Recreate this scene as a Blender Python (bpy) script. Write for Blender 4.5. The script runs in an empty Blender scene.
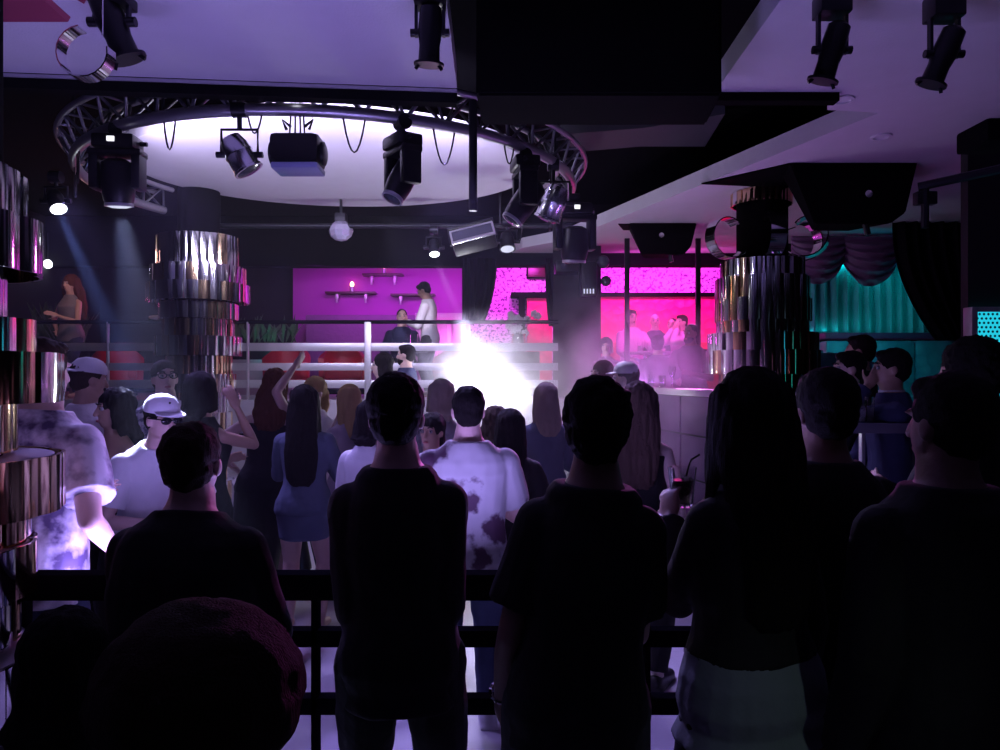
import bpy, bmesh, math, random
from mathutils import Vector, Matrix, noise
random.seed(7)
PI = math.pi
SC = bpy.context.scene
COL = SC.collection
V = Vector

# ------------------------------------------------------------------ frame
CAM_Z, FPX = 1.8, 750.0
def X(px, d): return (px - 500.0) / FPX * d
def Z(py, d): return CAM_Z + (375.0 - py) / FPX * d
def P(px, py, d): return V((X(px, d), d, Z(py, d)))

cam_d = bpy.data.cameras.new('camera'); cam_d.sensor_width = 36; cam_d.lens = 27.0
cam_d.clip_start = 0.05
cam = bpy.data.objects.new('camera', cam_d); COL.objects.link(cam)
cam.location = (0, 0, CAM_Z); cam.rotation_euler = (PI / 2, 0, 0)
SC.camera = cam
SC.view_settings.view_transform = 'Standard'
SC.view_settings.look = 'None'
SC.view_settings.gamma = 1.0
SC.view_settings.use_curve_mapping = False
SC.view_settings.exposure = 0.0
w = bpy.data.worlds.new('night'); SC.world = w; w.use_nodes = True
w.node_tree.nodes['Background'].inputs[0].default_value = (0.2, 0.05, 0.5, 1)
w.node_tree.nodes['Background'].inputs[1].default_value = 0.002
try:
    SC.cycles.max_bounces = 6; SC.cycles.diffuse_bounces = 3; SC.cycles.glossy_bounces = 4
    SC.cycles.transmission_bounces = 6; SC.cycles.volume_bounces = 1
    SC.cycles.transparent_max_bounces = 8
    SC.cycles.sample_clamp_indirect = 3.0
    SC.cycles.use_denoising = True
except Exception:
    pass

# ------------------------------------------------------------------ materials
def mat(name, col, rough=0.6, metal=0.0, bump=0.0, bscale=20.0, var=0.0, vscale=6.0, emit=None, estr=0.0,
        trans=0.0, spec=0.5, stretch=(1, 1, 1)):
    m = bpy.data.materials.new(name); m.use_nodes = True
    nt = m.node_tree; b = nt.nodes['Principled BSDF']
    b.inputs['Base Color'].default_value = (*col, 1)
    b.inputs['Roughness'].default_value = rough
    b.inputs['Metallic'].default_value = metal
    b.inputs['Transmission Weight'].default_value = trans
    b.inputs['Specular IOR Level'].default_value = spec
    if emit:
        b.inputs['Emission Color'].default_value = (*emit, 1)
        b.inputs['Emission Strength'].default_value = estr
    if bump or var:
        tc = nt.nodes.new('ShaderNodeTexCoord')
        mp = nt.nodes.new('ShaderNodeMapping'); mp.inputs['Scale'].default_value = stretch
        nt.links.new(tc.outputs['Object'], mp.inputs['Vector'])
    if var:
        n = nt.nodes.new('ShaderNodeTexNoise'); n.inputs['Scale'].default_value = vscale
        n.inputs['Detail'].default_value = 4
        nt.links.new(mp.outputs[0], n.inputs['Vector'])
        r = nt.nodes.new('ShaderNodeMix'); r.data_type = 'RGBA'
        r.inputs['A'].default_value = (*[max(0, c * (1 - var)) for c in col], 1)
        r.inputs['B'].default_value = (*[min(1, c * (1 + var)) for c in col], 1)
        nt.links.new(n.outputs['Fac'], r.inputs['Factor'])
        nt.links.new(r.outputs['Result'], b.inputs['Base Color'])
    if bump:
        n2 = nt.nodes.new('ShaderNodeTexNoise'); n2.inputs['Scale'].default_value = bscale
        n2.inputs['Detail'].default_value = 3
        nt.links.new(mp.outputs[0], n2.inputs['Vector'])
        bp = nt.nodes.new('ShaderNodeBump'); bp.inputs['Strength'].default_value = bump
        bp.inputs['Distance'].default_value = 0.02
        nt.links.new(n2.outputs['Fac'], bp.inputs['Height'])
        nt.links.new(bp.outputs[0], b.inputs['Normal'])
    return m

def pattern_mat(name, base, marks, scale=9.0, thresh=0.5, soft=0.04, rough=0.7, kind='noise', detail=3.0, bump=0.0):
    """Cloth or wallpaper with printed marks."""
    m = bpy.data.materials.new(name); m.use_nodes = True
    nt = m.node_tree; b = nt.nodes['Principled BSDF']; b.inputs['Roughness'].default_value = rough
    tc = nt.nodes.new('ShaderNodeTexCoord')
    if kind == 'noise':
        t = nt.nodes.new('ShaderNodeTexNoise'); t.inputs['Detail'].default_value = detail
        out = t.outputs['Fac']
    else:
        t = nt.nodes.new('ShaderNodeTexVoronoi'); t.feature = 'DISTANCE_TO_EDGE' if kind == 'edge' else 'F1'
        out = t.outputs['Distance']
    t.inputs['Scale'].default_value = scale
    nt.links.new(tc.outputs['Object'], t.inputs['Vector'])
    cr = nt.nodes.new('ShaderNodeValToRGB')
    cr.color_ramp.elements[0].position = max(0, thresh - soft); cr.color_ramp.elements[0].color = (*base, 1)
    cr.color_ramp.elements[1].position = min(1, thresh + soft); cr.color_ramp.elements[1].color = (*marks, 1)
    nt.links.new(out, cr.inputs[0]); nt.links.new(cr.outputs[0], b.inputs['Base Color'])
    if bump:
        bp = nt.nodes.new('ShaderNodeBump'); bp.inputs['Strength'].default_value = bump
        bp.inputs['Distance'].default_value = 0.03
        nt.links.new(out, bp.inputs['Height']); nt.links.new(bp.outputs[0], b.inputs['Normal'])
    return m

def glow(name, col, s):
    return mat(name, (0.02, 0.02, 0.02), emit=col, estr=s)

M = {}
M['ceil'] = mat('ceiling_white_paint', (0.62, 0.60, 0.66), 0.85, bump=0.15, bscale=60, var=0.05)
M['black_ceil'] = mat('ceiling_black_paint', (0.003, 0.003, 0.004), 0.95, bump=0.1, spec=0.05)
M['black'] = mat('black_paint', (0.003, 0.0028, 0.0035), 0.95, spec=0.05, bump=0.1)
M['black_plastic'] = mat('black_plastic', (0.007, 0.0065, 0.008), 0.35, spec=0.3)
M['black_metal'] = mat('black_metal', (0.02, 0.02, 0.025), 0.4, 0.6)
M['dark_cloth_wall'] = mat('dark_drape', (0.006, 0.004, 0.008), 0.95, spec=0.05, bump=0.4, bscale=12, stretch=(6, 6, 0.5))
M['chrome'] = mat('chrome', (0.85, 0.85, 0.88), 0.22, 1.0)
M['mirror'] = mat('mirror_metal', (0.86, 0.85, 0.87), 0.09, 1.0)
M['gold_mirror'] = mat('bronze_mirror', (0.85, 0.62, 0.36), 0.10, 1.0)
M['alu'] = mat('brushed_aluminium', (0.50, 0.49, 0.53), 0.42, 0.5, bump=0.05, bscale=80)
M['truss_tube'] = mat('truss_tube', (0.50, 0.49, 0.54), 0.34, 0.85)
M['truss_brace'] = mat('truss_brace', (0.16, 0.16, 0.18), 0.35, 0.9)
M['rail_steel'] = mat('rail_steel', (0.62, 0.61, 0.66), 0.34, 0.55)
M['rail_dark'] = mat('rail_dark', (0.006, 0.0055, 0.008), 0.9, 0.0, spec=0.0)
M['floor'] = mat('pale_floor', (0.50, 0.48, 0.53), 0.35, bump=0.05, bscale=30, var=0.10, vscale=3)
M['platform'] = mat('platform_panel', (0.42, 0.38, 0.46), 0.4, var=0.12)
M['carpet'] = mat('dark_carpet', (0.05, 0.03, 0.05), 0.95, bump=0.5, bscale=120)
M['wall_dark'] = mat('wall_dark', (0.007, 0.006, 0.009), 0.8, bump=0.1, var=0.3)
M['wall_purple'] = mat('wall_purple_paint', (0.42, 0.05, 0.42), 0.7, bump=0.05, var=0.12, vscale=1.5)
M['lattice'] = pattern_mat('lattice_wallpaper', (0.90, 0.50, 0.92), (0.16, 0.02, 0.22), scale=22, thresh=0.575, soft=0.05, kind='noise', detail=1.2)
M['red_tuft'] = pattern_mat('red_tufted_leather', (0.80, 0.02, 0.20), (0.62, 0.014, 0.15), scale=7, thresh=0.3, soft=0.3, kind='F1', rough=0.45, bump=0.6)
M['red_leather'] = mat('red_leather', (0.55, 0.02, 0.04), 0.4, bump=0.2, bscale=9)
M['teal_tuft'] = pattern_mat('teal_tufted_leather', (0.10, 0.34, 0.40), (0.06, 0.22, 0.28), scale=6, thresh=0.3, soft=0.3, kind='F1', rough=0.45, bump=0.7)
M['teal_curtain'] = mat('teal_curtain', (0.05, 0.40, 0.40), 0.75, bump=0.15, bscale=30)
M['valance'] = mat('plum_satin', (0.16, 0.07, 0.17), 0.5, bump=0.3, bscale=10)
M['glossy_dark'] = mat('dark_glossy_panel', (0.11, 0.025, 0.15), 0.5, 0.0, spec=0.2)
M['pink_top'] = mat('pale_counter', (0.65, 0.45, 0.62), 0.3)
M['glass'] = mat('clear_glass', (1, 1, 1), 0.03, trans=1.0)
M['ice'] = mat('ice', (0.95, 0.97, 1.0), 0.12, trans=0.9, bump=0.5, bscale=40)
M['drink'] = mat('dark_drink', (0.45, 0.40, 0.32), 0.05, trans=0.92)
M['wood'] = mat('dark_wood', (0.05, 0.025, 0.02), 0.35, var=0.3, stretch=(1, 8, 8))
M['leaf'] = mat('leaf_green', (0.06, 0.12, 0.05), 0.5, var=0.4)
M['petal'] = mat('petal_white', (0.8, 0.78, 0.82), 0.5)
M['lens_white'] = glow('lens_white', (0.92, 0.95, 1.0), 14)
M['lens_soft'] = glow('lens_soft', (0.75, 0.78, 1.0), 0.9)
M['lens_dim'] = mat('lens_dim', (0.04, 0.04, 0.06), 0.12, 0.0)
M['display'] = glow('display_glow', (0.9, 0.9, 1.0), 1.5)
M['candle'] = glow('candle_glow', (1.0, 0.45, 0.25), 9)
M['teal_led'] = glow('teal_led', (0.02, 0.65, 0.85), 0.9)
M['led_dark'] = mat('led_grille', (0.01, 0.05, 0.07), 0.4)
M['lamp_ring'] = mat('downlight_ring', (0.75, 0.74, 0.78), 0.5)
M['red_mirror'] = mat('red_mirror', (0.55, 0.10, 0.16), 0.15, 0.5)

# ------------------------------------------------------------------ mesh helpers
def finish(name, bm, m, parent=None, smooth=True, label=None):
    me = bpy.data.meshes.new(name)
    bmesh.ops.recalc_face_normals(bm, faces=bm.faces[:])
    bm.to_mesh(me); bm.free()
    if smooth:
        for p in me.polygons: p.use_smooth = True
        try: me.set_sharp_from_angle(angle=math.radians(42))
        except Exception: pass
    ms = m if isinstance(m, (list, tuple)) else [m]
    for k in ms: me.materials.append(k)
    o = bpy.data.objects.new(name, me); COL.objects.link(o)
    if parent: o.parent = parent
    if label: o['label'] = label
    return o

def tag(o, label, cat, group=None, kind=None):
    o['label'] = label; o['category'] = cat
    if group: o['group'] = group
    if kind: o['kind'] = kind
    return o

def thing(name, label, cat, loc=(0, 0, 0), rotz=0.0, group=None):
    o = bpy.data.objects.new(name, None); o.empty_display_size = 0.1; COL.objects.link(o)
    o.location = loc; o.rotation_euler = (0, 0, rotz)
    return tag(o, label, cat, group)

def struct(name, bm, m, label=None, smooth=False):
    o = finish(name, bm, m, None, smooth); o['kind'] = 'structure'
    if label: o['label'] = label
    return o

def box(bm, lo, hi, bev=0.0, R=None, c=None):
    t = bmesh.new()
    bmesh.ops.create_cube(t, size=1)
    lo = V(lo); hi = V(hi)
    for v in t.verts:
        v.co = V((lo[i] + (v.co[i] + 0.5) * (hi[i] - lo[i]) for i in range(3)))
    if bev > 0:
        bmesh.ops.bevel(t, geom=t.edges[:], offset=bev, segments=2, affect='EDGES', profile=0.6)
    if R is not None:
        cc = V(c) if c is not None else (lo + hi) / 2
        for v in t.verts: v.co = cc + R @ (v.co - cc)
    join(bm, t)

def join(bm, t):
    mp = {}
    for v in t.verts: mp[v] = bm.verts.new(v.co)
    for f in t.faces:
        try: bm.faces.new([mp[v] for v in f.verts])
        except ValueError: pass
    t.free()

def frame_of(d):
    d = V(d).normalized()
    a = V((0, 0, 1)) if abs(d.z) < 0.9 else V((0, 1, 0))
    u = d.cross(a).normalized(); v = u.cross(d).normalized()
    return u, v, d

def ring(bm, c, u, v, ru, rv, n):
    return [bm.verts.new(c + u * (ru * math.cos(2 * PI * k / n)) + v * (rv * math.sin(2 * PI * k / n))) for k in range(n)]

def skin_rings(bm, rs, cap=True):
    n = len(rs[0])
    for a, b in zip(rs, rs[1:]):
        for k in range(n):
            bm.faces.new((a[k], a[(k + 1) % n], b[(k + 1) % n], b[k]))
    if cap:
        bm.faces.new(rs[0][::-1]); bm.faces.new(rs[-1])

def cyl(bm, p0, p1, r0, r1=None, n=12):
    p0 = V(p0); p1 = V(p1); r1 = r0 if r1 is None else r1
    u, v, d = frame_of(p1 - p0)
    skin_rings(bm, [ring(bm, p0, u, v, r0, r0, n), ring(bm, p1, u, v, r1, r1, n)])

def tube(bm, pts, r, n=8, closed=False):
    pts = [V(p) for p in pts]; rs = []
    N = len(pts)
    for i, p in enumerate(pts):
        a = pts[(i - 1) % N] if closed or i > 0 else p
        b = pts[(i + 1) % N] if closed or i < N - 1 else p
        u, v, d = frame_of(b - a)
        rr = r[i] if isinstance(r, (list, tuple)) else r
        rs.append(ring(bm, p, u, v, rr, rr, n))
    if closed:
        rs.append(rs[0])
        skin_rings(bm, rs, cap=False)
    else:
        skin_rings(bm, rs)

def lathe(bm, prof, c=(0, 0, 0), axis=(0, 0, 1), n=24):
    """prof = [(radius, along)]"""
    c = V(c); u, v, d = frame_of(axis)
    rs = [ring(bm, c + d * h, u, v, max(r, 1e-4), max(r, 1e-4), n) for r, h in prof]
    skin_rings(bm, rs)

def ell(bm, c, rad, R=None, nu=16, nv=10):
    c = V(c); R = R or Matrix.Identity(3)
    rs = []
    for j in range(nv + 1):
        th = PI * (j + 0.0) / nv
        s = max(math.sin(th), 0.02); z = -math.cos(th)
        rs.append([bm.verts.new(c + R @ V((rad[0] * s * math.cos(2 * PI * k / nu), rad[1] * s * math.sin(2 * PI * k / nu), rad[2] * z))) for k in range(nu)])
    skin_rings(bm, rs)

def cap_limb(bm, p0, r0, p1, r1, n=12):
    p0 = V(p0); p1 = V(p1)
    cyl(bm, p0, p1, r0, r1, n)
    ell(bm, p0, (r0, r0, r0), nu=n, nv=8); ell(bm, p1, (r1, r1, r1), nu=n, nv=8)

def prism(bm, poly, z0, z1):
    a = [bm.verts.new((x, y, z0)) for x, y in poly]; b = [bm.verts.new((x, y, z1)) for x, y in poly]
    n = len(poly)
    bm.faces.new(a[::-1]); bm.faces.new(b)
    for k in range(n): bm.faces.new((a[k], a[(k + 1) % n], b[(k + 1) % n], b[k]))

def poly_box(name, poly, z0, z1, m, label=None):
    bm = bmesh.new(); prism(bm, poly, z0, z1); return struct(name, bm, m, label)

def light(kind, name, loc, col, energy, target=None, size=0.1, angle=30, blend=0.3, size_y=None):
    ld = bpy.data.lights.new(name, kind); ld.color = col; ld.energy = energy
    if kind == 'SPOT':
        ld.spot_size = math.radians(angle); ld.spot_blend = blend; ld.shadow_soft_size = size
    elif kind == 'POINT': ld.shadow_soft_size = size
    elif kind == 'AREA':
        ld.size = size
        if size_y: ld.shape = 'RECTANGLE'; ld.size_y = size_y
    o = bpy.data.objects.new(name, ld); COL.objects.link(o); o.location = loc
    if target is not None:
        o.rotation_euler = (V(target) - V(loc)).to_track_quat('-Z', 'Y').to_euler()
    return o
# ================================================================== THE ROOM
H_C = 3.8            # ceiling height
# floors
poly_box('floor', [(-8, -2), (8, -2), (8, 16), (-8, 16)], -0.1, 0.0, M['floor'])
PLAT = 1.45
poly_box('floor_middle', [(1.05, 10.9), (1.45, 8.6), (8, 8.6), (8, 10.9)], 0.0, 1.1, M['platform'])
poly_box('floor_upper', [(-8, 10.6), (0.95, 10.6), (1.0, 10.9), (8, 10.9), (8, 15), (-8, 15)], 0.0, PLAT, M['platform'])
poly_box('floor_side', [(2.3, 3.4), (8, 3.4), (8, 8.6), (1.9, 8.6)], 0.0, 0.7, M['platform'])
poly_box('floor_step', [(-6.5, 9.4), (0.2, 9.4), (0.2, 10.6), (-6.5, 10.6)], 0.0, 0.42, M['platform'])
# joints in the pale panels of the platform front
bm = bmesh.new()
for x in [-7, -6, -5, -4, -3, -2, -1, 0]:
    box(bm, (x - 0.012, 10.585, 0.42), (x + 0.012, 10.6, PLAT - 0.02))
box(bm, (-8, 10.58, 0.95), (0.95, 10.6, 0.975))
struct('trim_1', bm, M['rail_dark'])
# outer walls
poly_box('wall_back', [(-8, 15), (8, 15), (8, 15.15), (-8, 15.15)], 0, 5.0, M['wall_dark'])
poly_box('wall_left', [(-8.15, -2), (-8, -2), (-8, 15.15), (-8.15, 15.15)], 0, 5.0, M['wall_dark'])
poly_box('wall_right', [(8, -2), (8.15, -2), (8.15, 15.15), (8, 15.15)], 0, 5.0, M['wall_dark'])
poly_box('wall_front', [(-8, -2.15), (8, -2.15), (8, -2), (-8, -2)], 0, 5.0, M['wall_dark'])
# black upper ceiling above the dance floor
poly_box('ceiling_upper', [(-8, -2), (8, -2), (8, 15), (-8, 15)], 4.6, 4.7, M['black_ceil'])
# pale near ceiling panel
poly_box('ceiling_near', [(-7.9, -1.9), (-0.22, -1.9), (-0.30, 5.23), (-3.3, 4.95), (-7.9, 4.52)], H_C, H_C + 0.14, M['ceil'])
# pale ceiling on the right, its edge cut back diagonally round the dance floor
rc = [(1.40, -1.9), (7.9, -1.9), (7.9, 12.3), (0.2, 12.3), (0.35, 11.8), (0.96, 11.1), (2.89, 5.72), (2.47, 5.66), (2.36, 5.38), (1.52, 5.38)]
poly_box('ceiling_right', rc, H_C, H_C + 0.16, M['ceil'])
# pale oval ceiling disc inside the truss ring
bm = bmesh.new()
prism(bm, [(-1.78 + 2.12 * math.cos(2 * PI * k / 72), 8.09 + 1.71 * math.sin(2 * PI * k / 72)) for k in range(72)], 4.0, 4.12)
struct('ceiling_disc', bm, M['ceil'])
# dark beam under the near edge of the near panel, with the slim pale trim on it
bm = bmesh.new()
for (a, b) in [((-7.9, 4.55), (-0.30, 5.26))]:
    a = V(a); b = V(b); n = V((-(b - a).y, (b - a).x)).normalized()
    prism(bm, [tuple(a), tuple(b), tuple(b + n * 0.10), tuple(a + n * 0.10)], H_C - 0.09, H_C + 0.14)
struct('beam', bm, M['black'])
bm = bmesh.new()
a = V((-7.9, 4.53)); b = V((-0.30, 5.24)); n = V((-(b - a).y, (b - a).x)).normalized()
prism(bm, [tuple(a), tuple(b), tuple(b + n * 0.018), tuple(a + n * 0.018)], H_C - 0.022, H_C - 0.002)
struct('trim_2', bm, M['rail_steel'])
# dark bulkhead between dance floor and the upper rooms
poly_box('beam_back', [(-8, 13.2), (0.0, 13.2), (0.0, 13.5), (-8, 13.5)], 3.72, 4.6, M['black_ceil'])
poly_box('beam_side', [(0.0, 12.3), (4.3, 12.3), (4.3, 12.6), (0.0, 12.6)], 3.60, 4.6, M['black_ceil'])
poly_box('beam_near', [(1.45, 5.30), (2.40, 5.30), (2.40, 5.40), (1.45, 5.40)], H_C - 0.06, H_C, M['black'])
# upper rooms: purple wall, lattice wall, red tufted wall
poly_box('wall_purple', [(X(293, 14.6), 14.6), (X(470, 14.6), 14.6), (X(470, 14.6), 14.99), (X(293, 14.6), 14.99)], PLAT, 4.3, M['wall_purple'])
poly_box('wall_lattice', [(X(470, 14.4), 14.4), (X(740, 14.4), 14.4), (X(740, 14.4), 14.99), (X(470, 14.4), 14.99)], PLAT, 4.3, M['lattice'])
poly_box('wall_red', [(X(601, 14.2), 14.2), (X(736, 14.2), 14.2), (X(736, 14.2), 14.4), (X(601, 14.2), 14.4)], PLAT, Z(296, 14.2), M['red_tuft'])
poly_box('wall_red_small', [(X(527, 14.2), 14.2), (X(552, 14.2), 14.2), (X(552, 14.2), 14.4), (X(527, 14.2), 14.4)], PLAT, Z(298, 14.2), M['red_tuft'])
poly_box('trim_3', [(X(600, 14.1), 14.1), (X(738, 14.1), 14.1), (X(738, 14.1), 14.4), (X(600, 14.1), 14.4)], Z(296, 14.1), Z(292.5, 14.1), M['black'])
poly_box('trim_4', [(X(511, 14.1), 14.1), (X(550, 14.1), 14.1), (X(550, 14.1), 14.4), (X(511, 14.1), 14.4)], Z(297, 14.1), Z(292, 14.1), M['black'])
poly_box('trim_5', [(X(519, 14.1), 14.1), (X(525, 14.1), 14.1), (X(525, 14.1), 14.4), (X(519, 14.1), 14.4)], PLAT, Z(297, 14.1), M['black'])
poly_box('wall_pier', [(X(553, 11.6), 11.6), (X(601, 11.6), 11.6), (X(601, 12.2), 12.2), (X(553, 12.2), 12.2)], PLAT, 4.0, M['wall_dark'])
poly_box('ceiling_back', [(-8, 13.5), (0.0, 13.5), (0.0, 12.6), (8, 12.6), (8, 15), (-8, 15)], 4.3, 4.4, M['black_ceil'])
# pier and wall closing the right alcove
poly_box('wall_alcove', [(3.7, 11.4), (8, 11.4), (8, 11.5), (3.7, 11.5)], 0.7, 4.0, M['wall_dark'])
# recessed downlights and slim posts
for px, py, d in [(842, 99, 0), (881, 136, 0)]:
    d = FPX * 2.0 / (375 - py)
    bm = bmesh.new()
    lathe(bm, [(0.0, 0), (0.085, 0), (0.085, -0.012), (0.06, -0.018), (0.06, -0.004), (0.0, -0.004)], c=(X(px, d), d, H_C))
    o = finish('ceiling_light', bm, M['lamp_ring'])
    tag(o, 'small round recessed downlight, %s' % ('the one by the dark notch of its edge' if py < 110 else 'the one above the big wedge loudspeaker'), 'ceiling light')

# ------------------------------------------------------------------ mirrored columns
def mirror_band(r, z0, z1, n, seed, mats, parent, gap=0.0, jitter=0.03, top=True):
    rnd = random.Random(seed)
    bm = bmesh.new()
    for k in range(n):
        a0 = 2 * PI * k / n; a1 = 2 * PI * (k + 1 - gap) / n
        am = (a0 + a1) / 2; half = (a1 - a0) / 2 * 1.04
        dr = rnd.uniform(-0.010, 0.010); tw = rnd.uniform(-jitter, jitter)
        mi = 0 if rnd.random() < 0.72 else 1
        cols = []
        S = 5
        for s in range(S + 1):
            t = -1 + 2 * s / S
            ang = am + t * half
            rr = r + dr + 0.012 * (1 - t * t) + tw * t * 0.25
            cols.append((math.cos(ang), math.sin(ang), rr))
        rows = []
        for z in (z0, z1):
            rows.append([bm.verts.new((c * rr, s * rr, z)) for c, s, rr in cols])
        inner = [[bm.verts.new((c * (rr - 0.012), s * (rr - 0.012), z)) for c, s, rr in cols] for z in (z0, z1)]
        for s in range(S):
            for q in ((rows[0][s], rows[0][s + 1], rows[1][s + 1], rows[1][s]), (inner[0][s + 1], inner[0][s], inner[1][s], inner[1][s + 1]),
                      (rows[1][s], rows[1][s + 1], inner[1][s + 1], inner[1][s]), (rows[0][s + 1], rows[0][s], inner[0][s], inner[0][s + 1])):
                f = bm.faces.new(q); f.material_index = mi
        for s in (0, S):
            q = (rows[0][s], rows[1][s], inner[1][s], inner[0][s])
            f = bm.faces.new(q if s else q[::-1]); f.material_index = mi
    o = finish('mirror_band', bm, mats, parent)
    if top:
        bm = bmesh.new(); lathe(bm, [(0.05, z1 - 0.02), (r - 0.014, z1 - 0.02), (r - 0.014, z1 - 0.004), (0.05, z1 - 0.004)], n=40)
        q = finish('band_lid', bm, M['alu'], o)
    return o

def scroll(parent, R, z, ang, up=True, size=0.26, width=0.16):
    """A chrome ribbon curling outward from the head of a column."""
    bm = bmesh.new(); c, s = math.cos(ang), math.sin(ang)
    tx, ty = -s, c
    N = 22; rows = []
    for k in range(N + 1):
        t = math.radians(-150 + 285 * k / N)
        rad = size * (0.6 + 0.4 * (1 - k / N))
        px = R + size * 0.75 + rad * math.cos(t); pz = z + rad * math.sin(t)
        for th in (0, 0.012):
            rr = rad + th
            px = R + size * 0.75 + rr * math.cos(t); pz = z + rr * math.sin(t)
            rows.append([V((c * px + tx * wd, s * px + ty * wd, pz)) for wd in (-width / 2, width / 2)])
    vs = [[bm.verts.new(p) for p in r] for r in rows]
    for k in range(N):
        a, b = vs[2 * k], vs[2 * k + 1]; a2, b2 = vs[2 * k + 2], vs[2 * k + 3]
        bm.faces.new((a[0], a[1], a2[1], a2[0])); bm.faces.new((b[1], b[0], b2[0], b2[1]))
        bm.faces.new((a[0], a2[0], b2[0], b[0])); bm.faces.new((a[1], b[1], b2[1], a2[1]))
    a, b = vs[0], vs[1]; bm.faces.new((a[0], b[0], b[1], a[1]))
    a, b = vs[-2], vs[-1]; bm.faces.new((a[1], b[1], b[0], a[0]))
    return finish('chrome_scroll', bm, M['mirror'], parent)

def column(label, x, y, zb, zt, tiers, n, seed, core, scrolls=(), collar=None):
    t = thing('mirrored_column', label, 'column', (x, y, zb))
    bm = bmesh.new(); lathe(bm, [(core, 0), (core, zt - zb)], n=28)
    finish('core', bm, M['black'], t)
    for k, (z0, z1, r) in enumerate(tiers):
        mirror_band(r, z0 - zb, z1 - zb, n, seed * 31 + k, [M['mirror'], M['gold_mirror']], t)
    if collar:
        mirror_band(collar[2], collar[0] - zb, collar[1] - zb, n, seed * 31 + 90, [M['gold_mirror'], M['mirror']], t)
    for a in scrolls: scroll(t, core, scrolls_z[seed] - zb, a)
    return t

scrolls_z = {1: 3.35, 2: 3.32, 3: 3.3}
# near left column: its wide bands reach into the picture from the left
dN = 2.4; xN = -1.90
def rN(px): return math.hypot(xN, dN) * math.sin(math.atan((px - 500) / FPX) - math.atan2(xN, dN))
colN = column('stacked mirror-banded column close by, cut off by the left edge, beside the man in tie-dye', xN, dN, 0.0, H_C,
       [(Z(720, dN), Z(660, dN), rN(40)), (Z(655, dN), Z(610, dN), rN(15)), (Z(600, dN), Z(548, dN), rN(36)), (Z(548, dN), Z(506, dN), rN(26)), (Z(516, dN), Z(458, dN), rN(60)),
        (Z(455, dN), Z(405, dN), rN(12)), (Z(403, dN), Z(352, dN), rN(60)), (Z(352, dN), Z(318, dN), rN(36)), (Z(318, dN), Z(272, dN), rN(5)),
        (Z(270, dN), Z(215, dN), rN(42)), (Z(215, dN), Z(165, dN), rN(22)), (Z(160, dN), Z(80, dN), rN(-12))], 14, 1, 0.26)
# left column in the middle distance
dL = 9.0; xL = X(199, dL); f = dL / FPX
tl = [(268, 238, 38), (285, 268, 44), (303, 285, 47), (320, 303, 37), (337, 320, 33), (356, 337, 40), (374, 356, 30), (392, 374, 34), (412, 392, 27), (432, 412, 30), (480, 432, 27), (540, 480, 33)]
colL = column('mirror-banded column beyond the crowd, in front of the platform rail', xL, dL, 0.0, 4.6,
       [(Z(b, dL), Z(a, dL), r * f) for b, a, r in tl], 26, 2, 0.24)
# right column
dR = 8.2; xR = X(762, dR); f = dR / FPX
tr = [(285, 262, 40), (301, 279, 44), (322, 300, 45), (335, 322, 43), (351, 334, 52), (374, 351, 54), (400, 374, 40), (430, 400, 46), (470, 430, 40)]
colR = column('large mirror-banded column with chrome scrolls under the right ceiling', xR, dR, 0.7, H_C,
       [(Z(b, dR), Z(a, dR), r * f) for b, a, r in tr], 26, 3, 0.27, scrolls=(math.radians(200), math.radians(330), math.radians(265), math.radians(10)), collar=(H_C - 0.15, H_C - 0.01, 0.31))
# chrome curl and red mirror ornament belonging to a column head over the near ceiling panel
bm = bmesh.new()
c0 = V((X(86, 3.2), 3.2, Z(54, 3.2))); rr = 0.105; rows = []
for k in range(17):
    t = math.radians(98 + 272 * k / 16)
    for th in (0, 0.006):
        rows.append([c0 + V((math.cos(t) * (rr + th), wd, math.sin(t) * (rr + th))) for wd in (-0.035, 0.035)])
vs = [[bm.verts.new(p) for p in r] for r in rows]
for k in range(16):
    a, b, a2, b2 = vs[2 * k], vs[2 * k + 1], vs[2 * k + 2], vs[2 * k + 3]
    bm.faces.new((a[0], a[1], a2[1], a2[0])); bm.faces.new((b[1], b[0], b2[0], b2[1]))
    bm.faces.new((a[0], a2[0], b2[0], b[0])); bm.faces.new((a[1], b[1], b2[1], a2[1]))
bm.faces.new((vs[0][0], vs[1][0], vs[1][1], vs[0][1])); bm.faces.new((vs[-2][1], vs[-1][1], vs[-1][0], vs[-2][0]))
cyl(bm, c0 + V((0.07, 0, 0.08)), V((c0.x + 0.07, c0.y, H_C)), 0.004, n=6)
tag(finish('chrome_curl', bm, M['mirror']), 'curled chrome ribbon hanging under the pale near ceiling beside a black spotlight', 'ornament')
bm = bmesh.new()
for tri in ([(-30, 22), (68, 22), (28, -14), (-30, -30)], [(70, -4), (84, 4), (74, -12)]):
    d = 3.0
    a = [bm.verts.new(P(px, py, d + (px - 20) * 0.002)) for px, py in tri]; b = [bm.verts.new(v.co + V((0, 0.02, 0.03))) for v in a]
    n = len(a); bm.faces.new(a); bm.faces.new(b[::-1])
    for k in range(n): bm.faces.new((a[k], b[k], b[(k + 1) % n], a[(k + 1) % n]))
cyl(bm, P(10, 5, 3.0), V((X(10, 3.0), 3.0, H_C)), 0.006, n=6)
tag(finish('mirror_ornament', bm, M['red_mirror'], smooth=False), 'faceted red mirror ornament at the top left corner under the ceiling', 'ornament')
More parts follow.
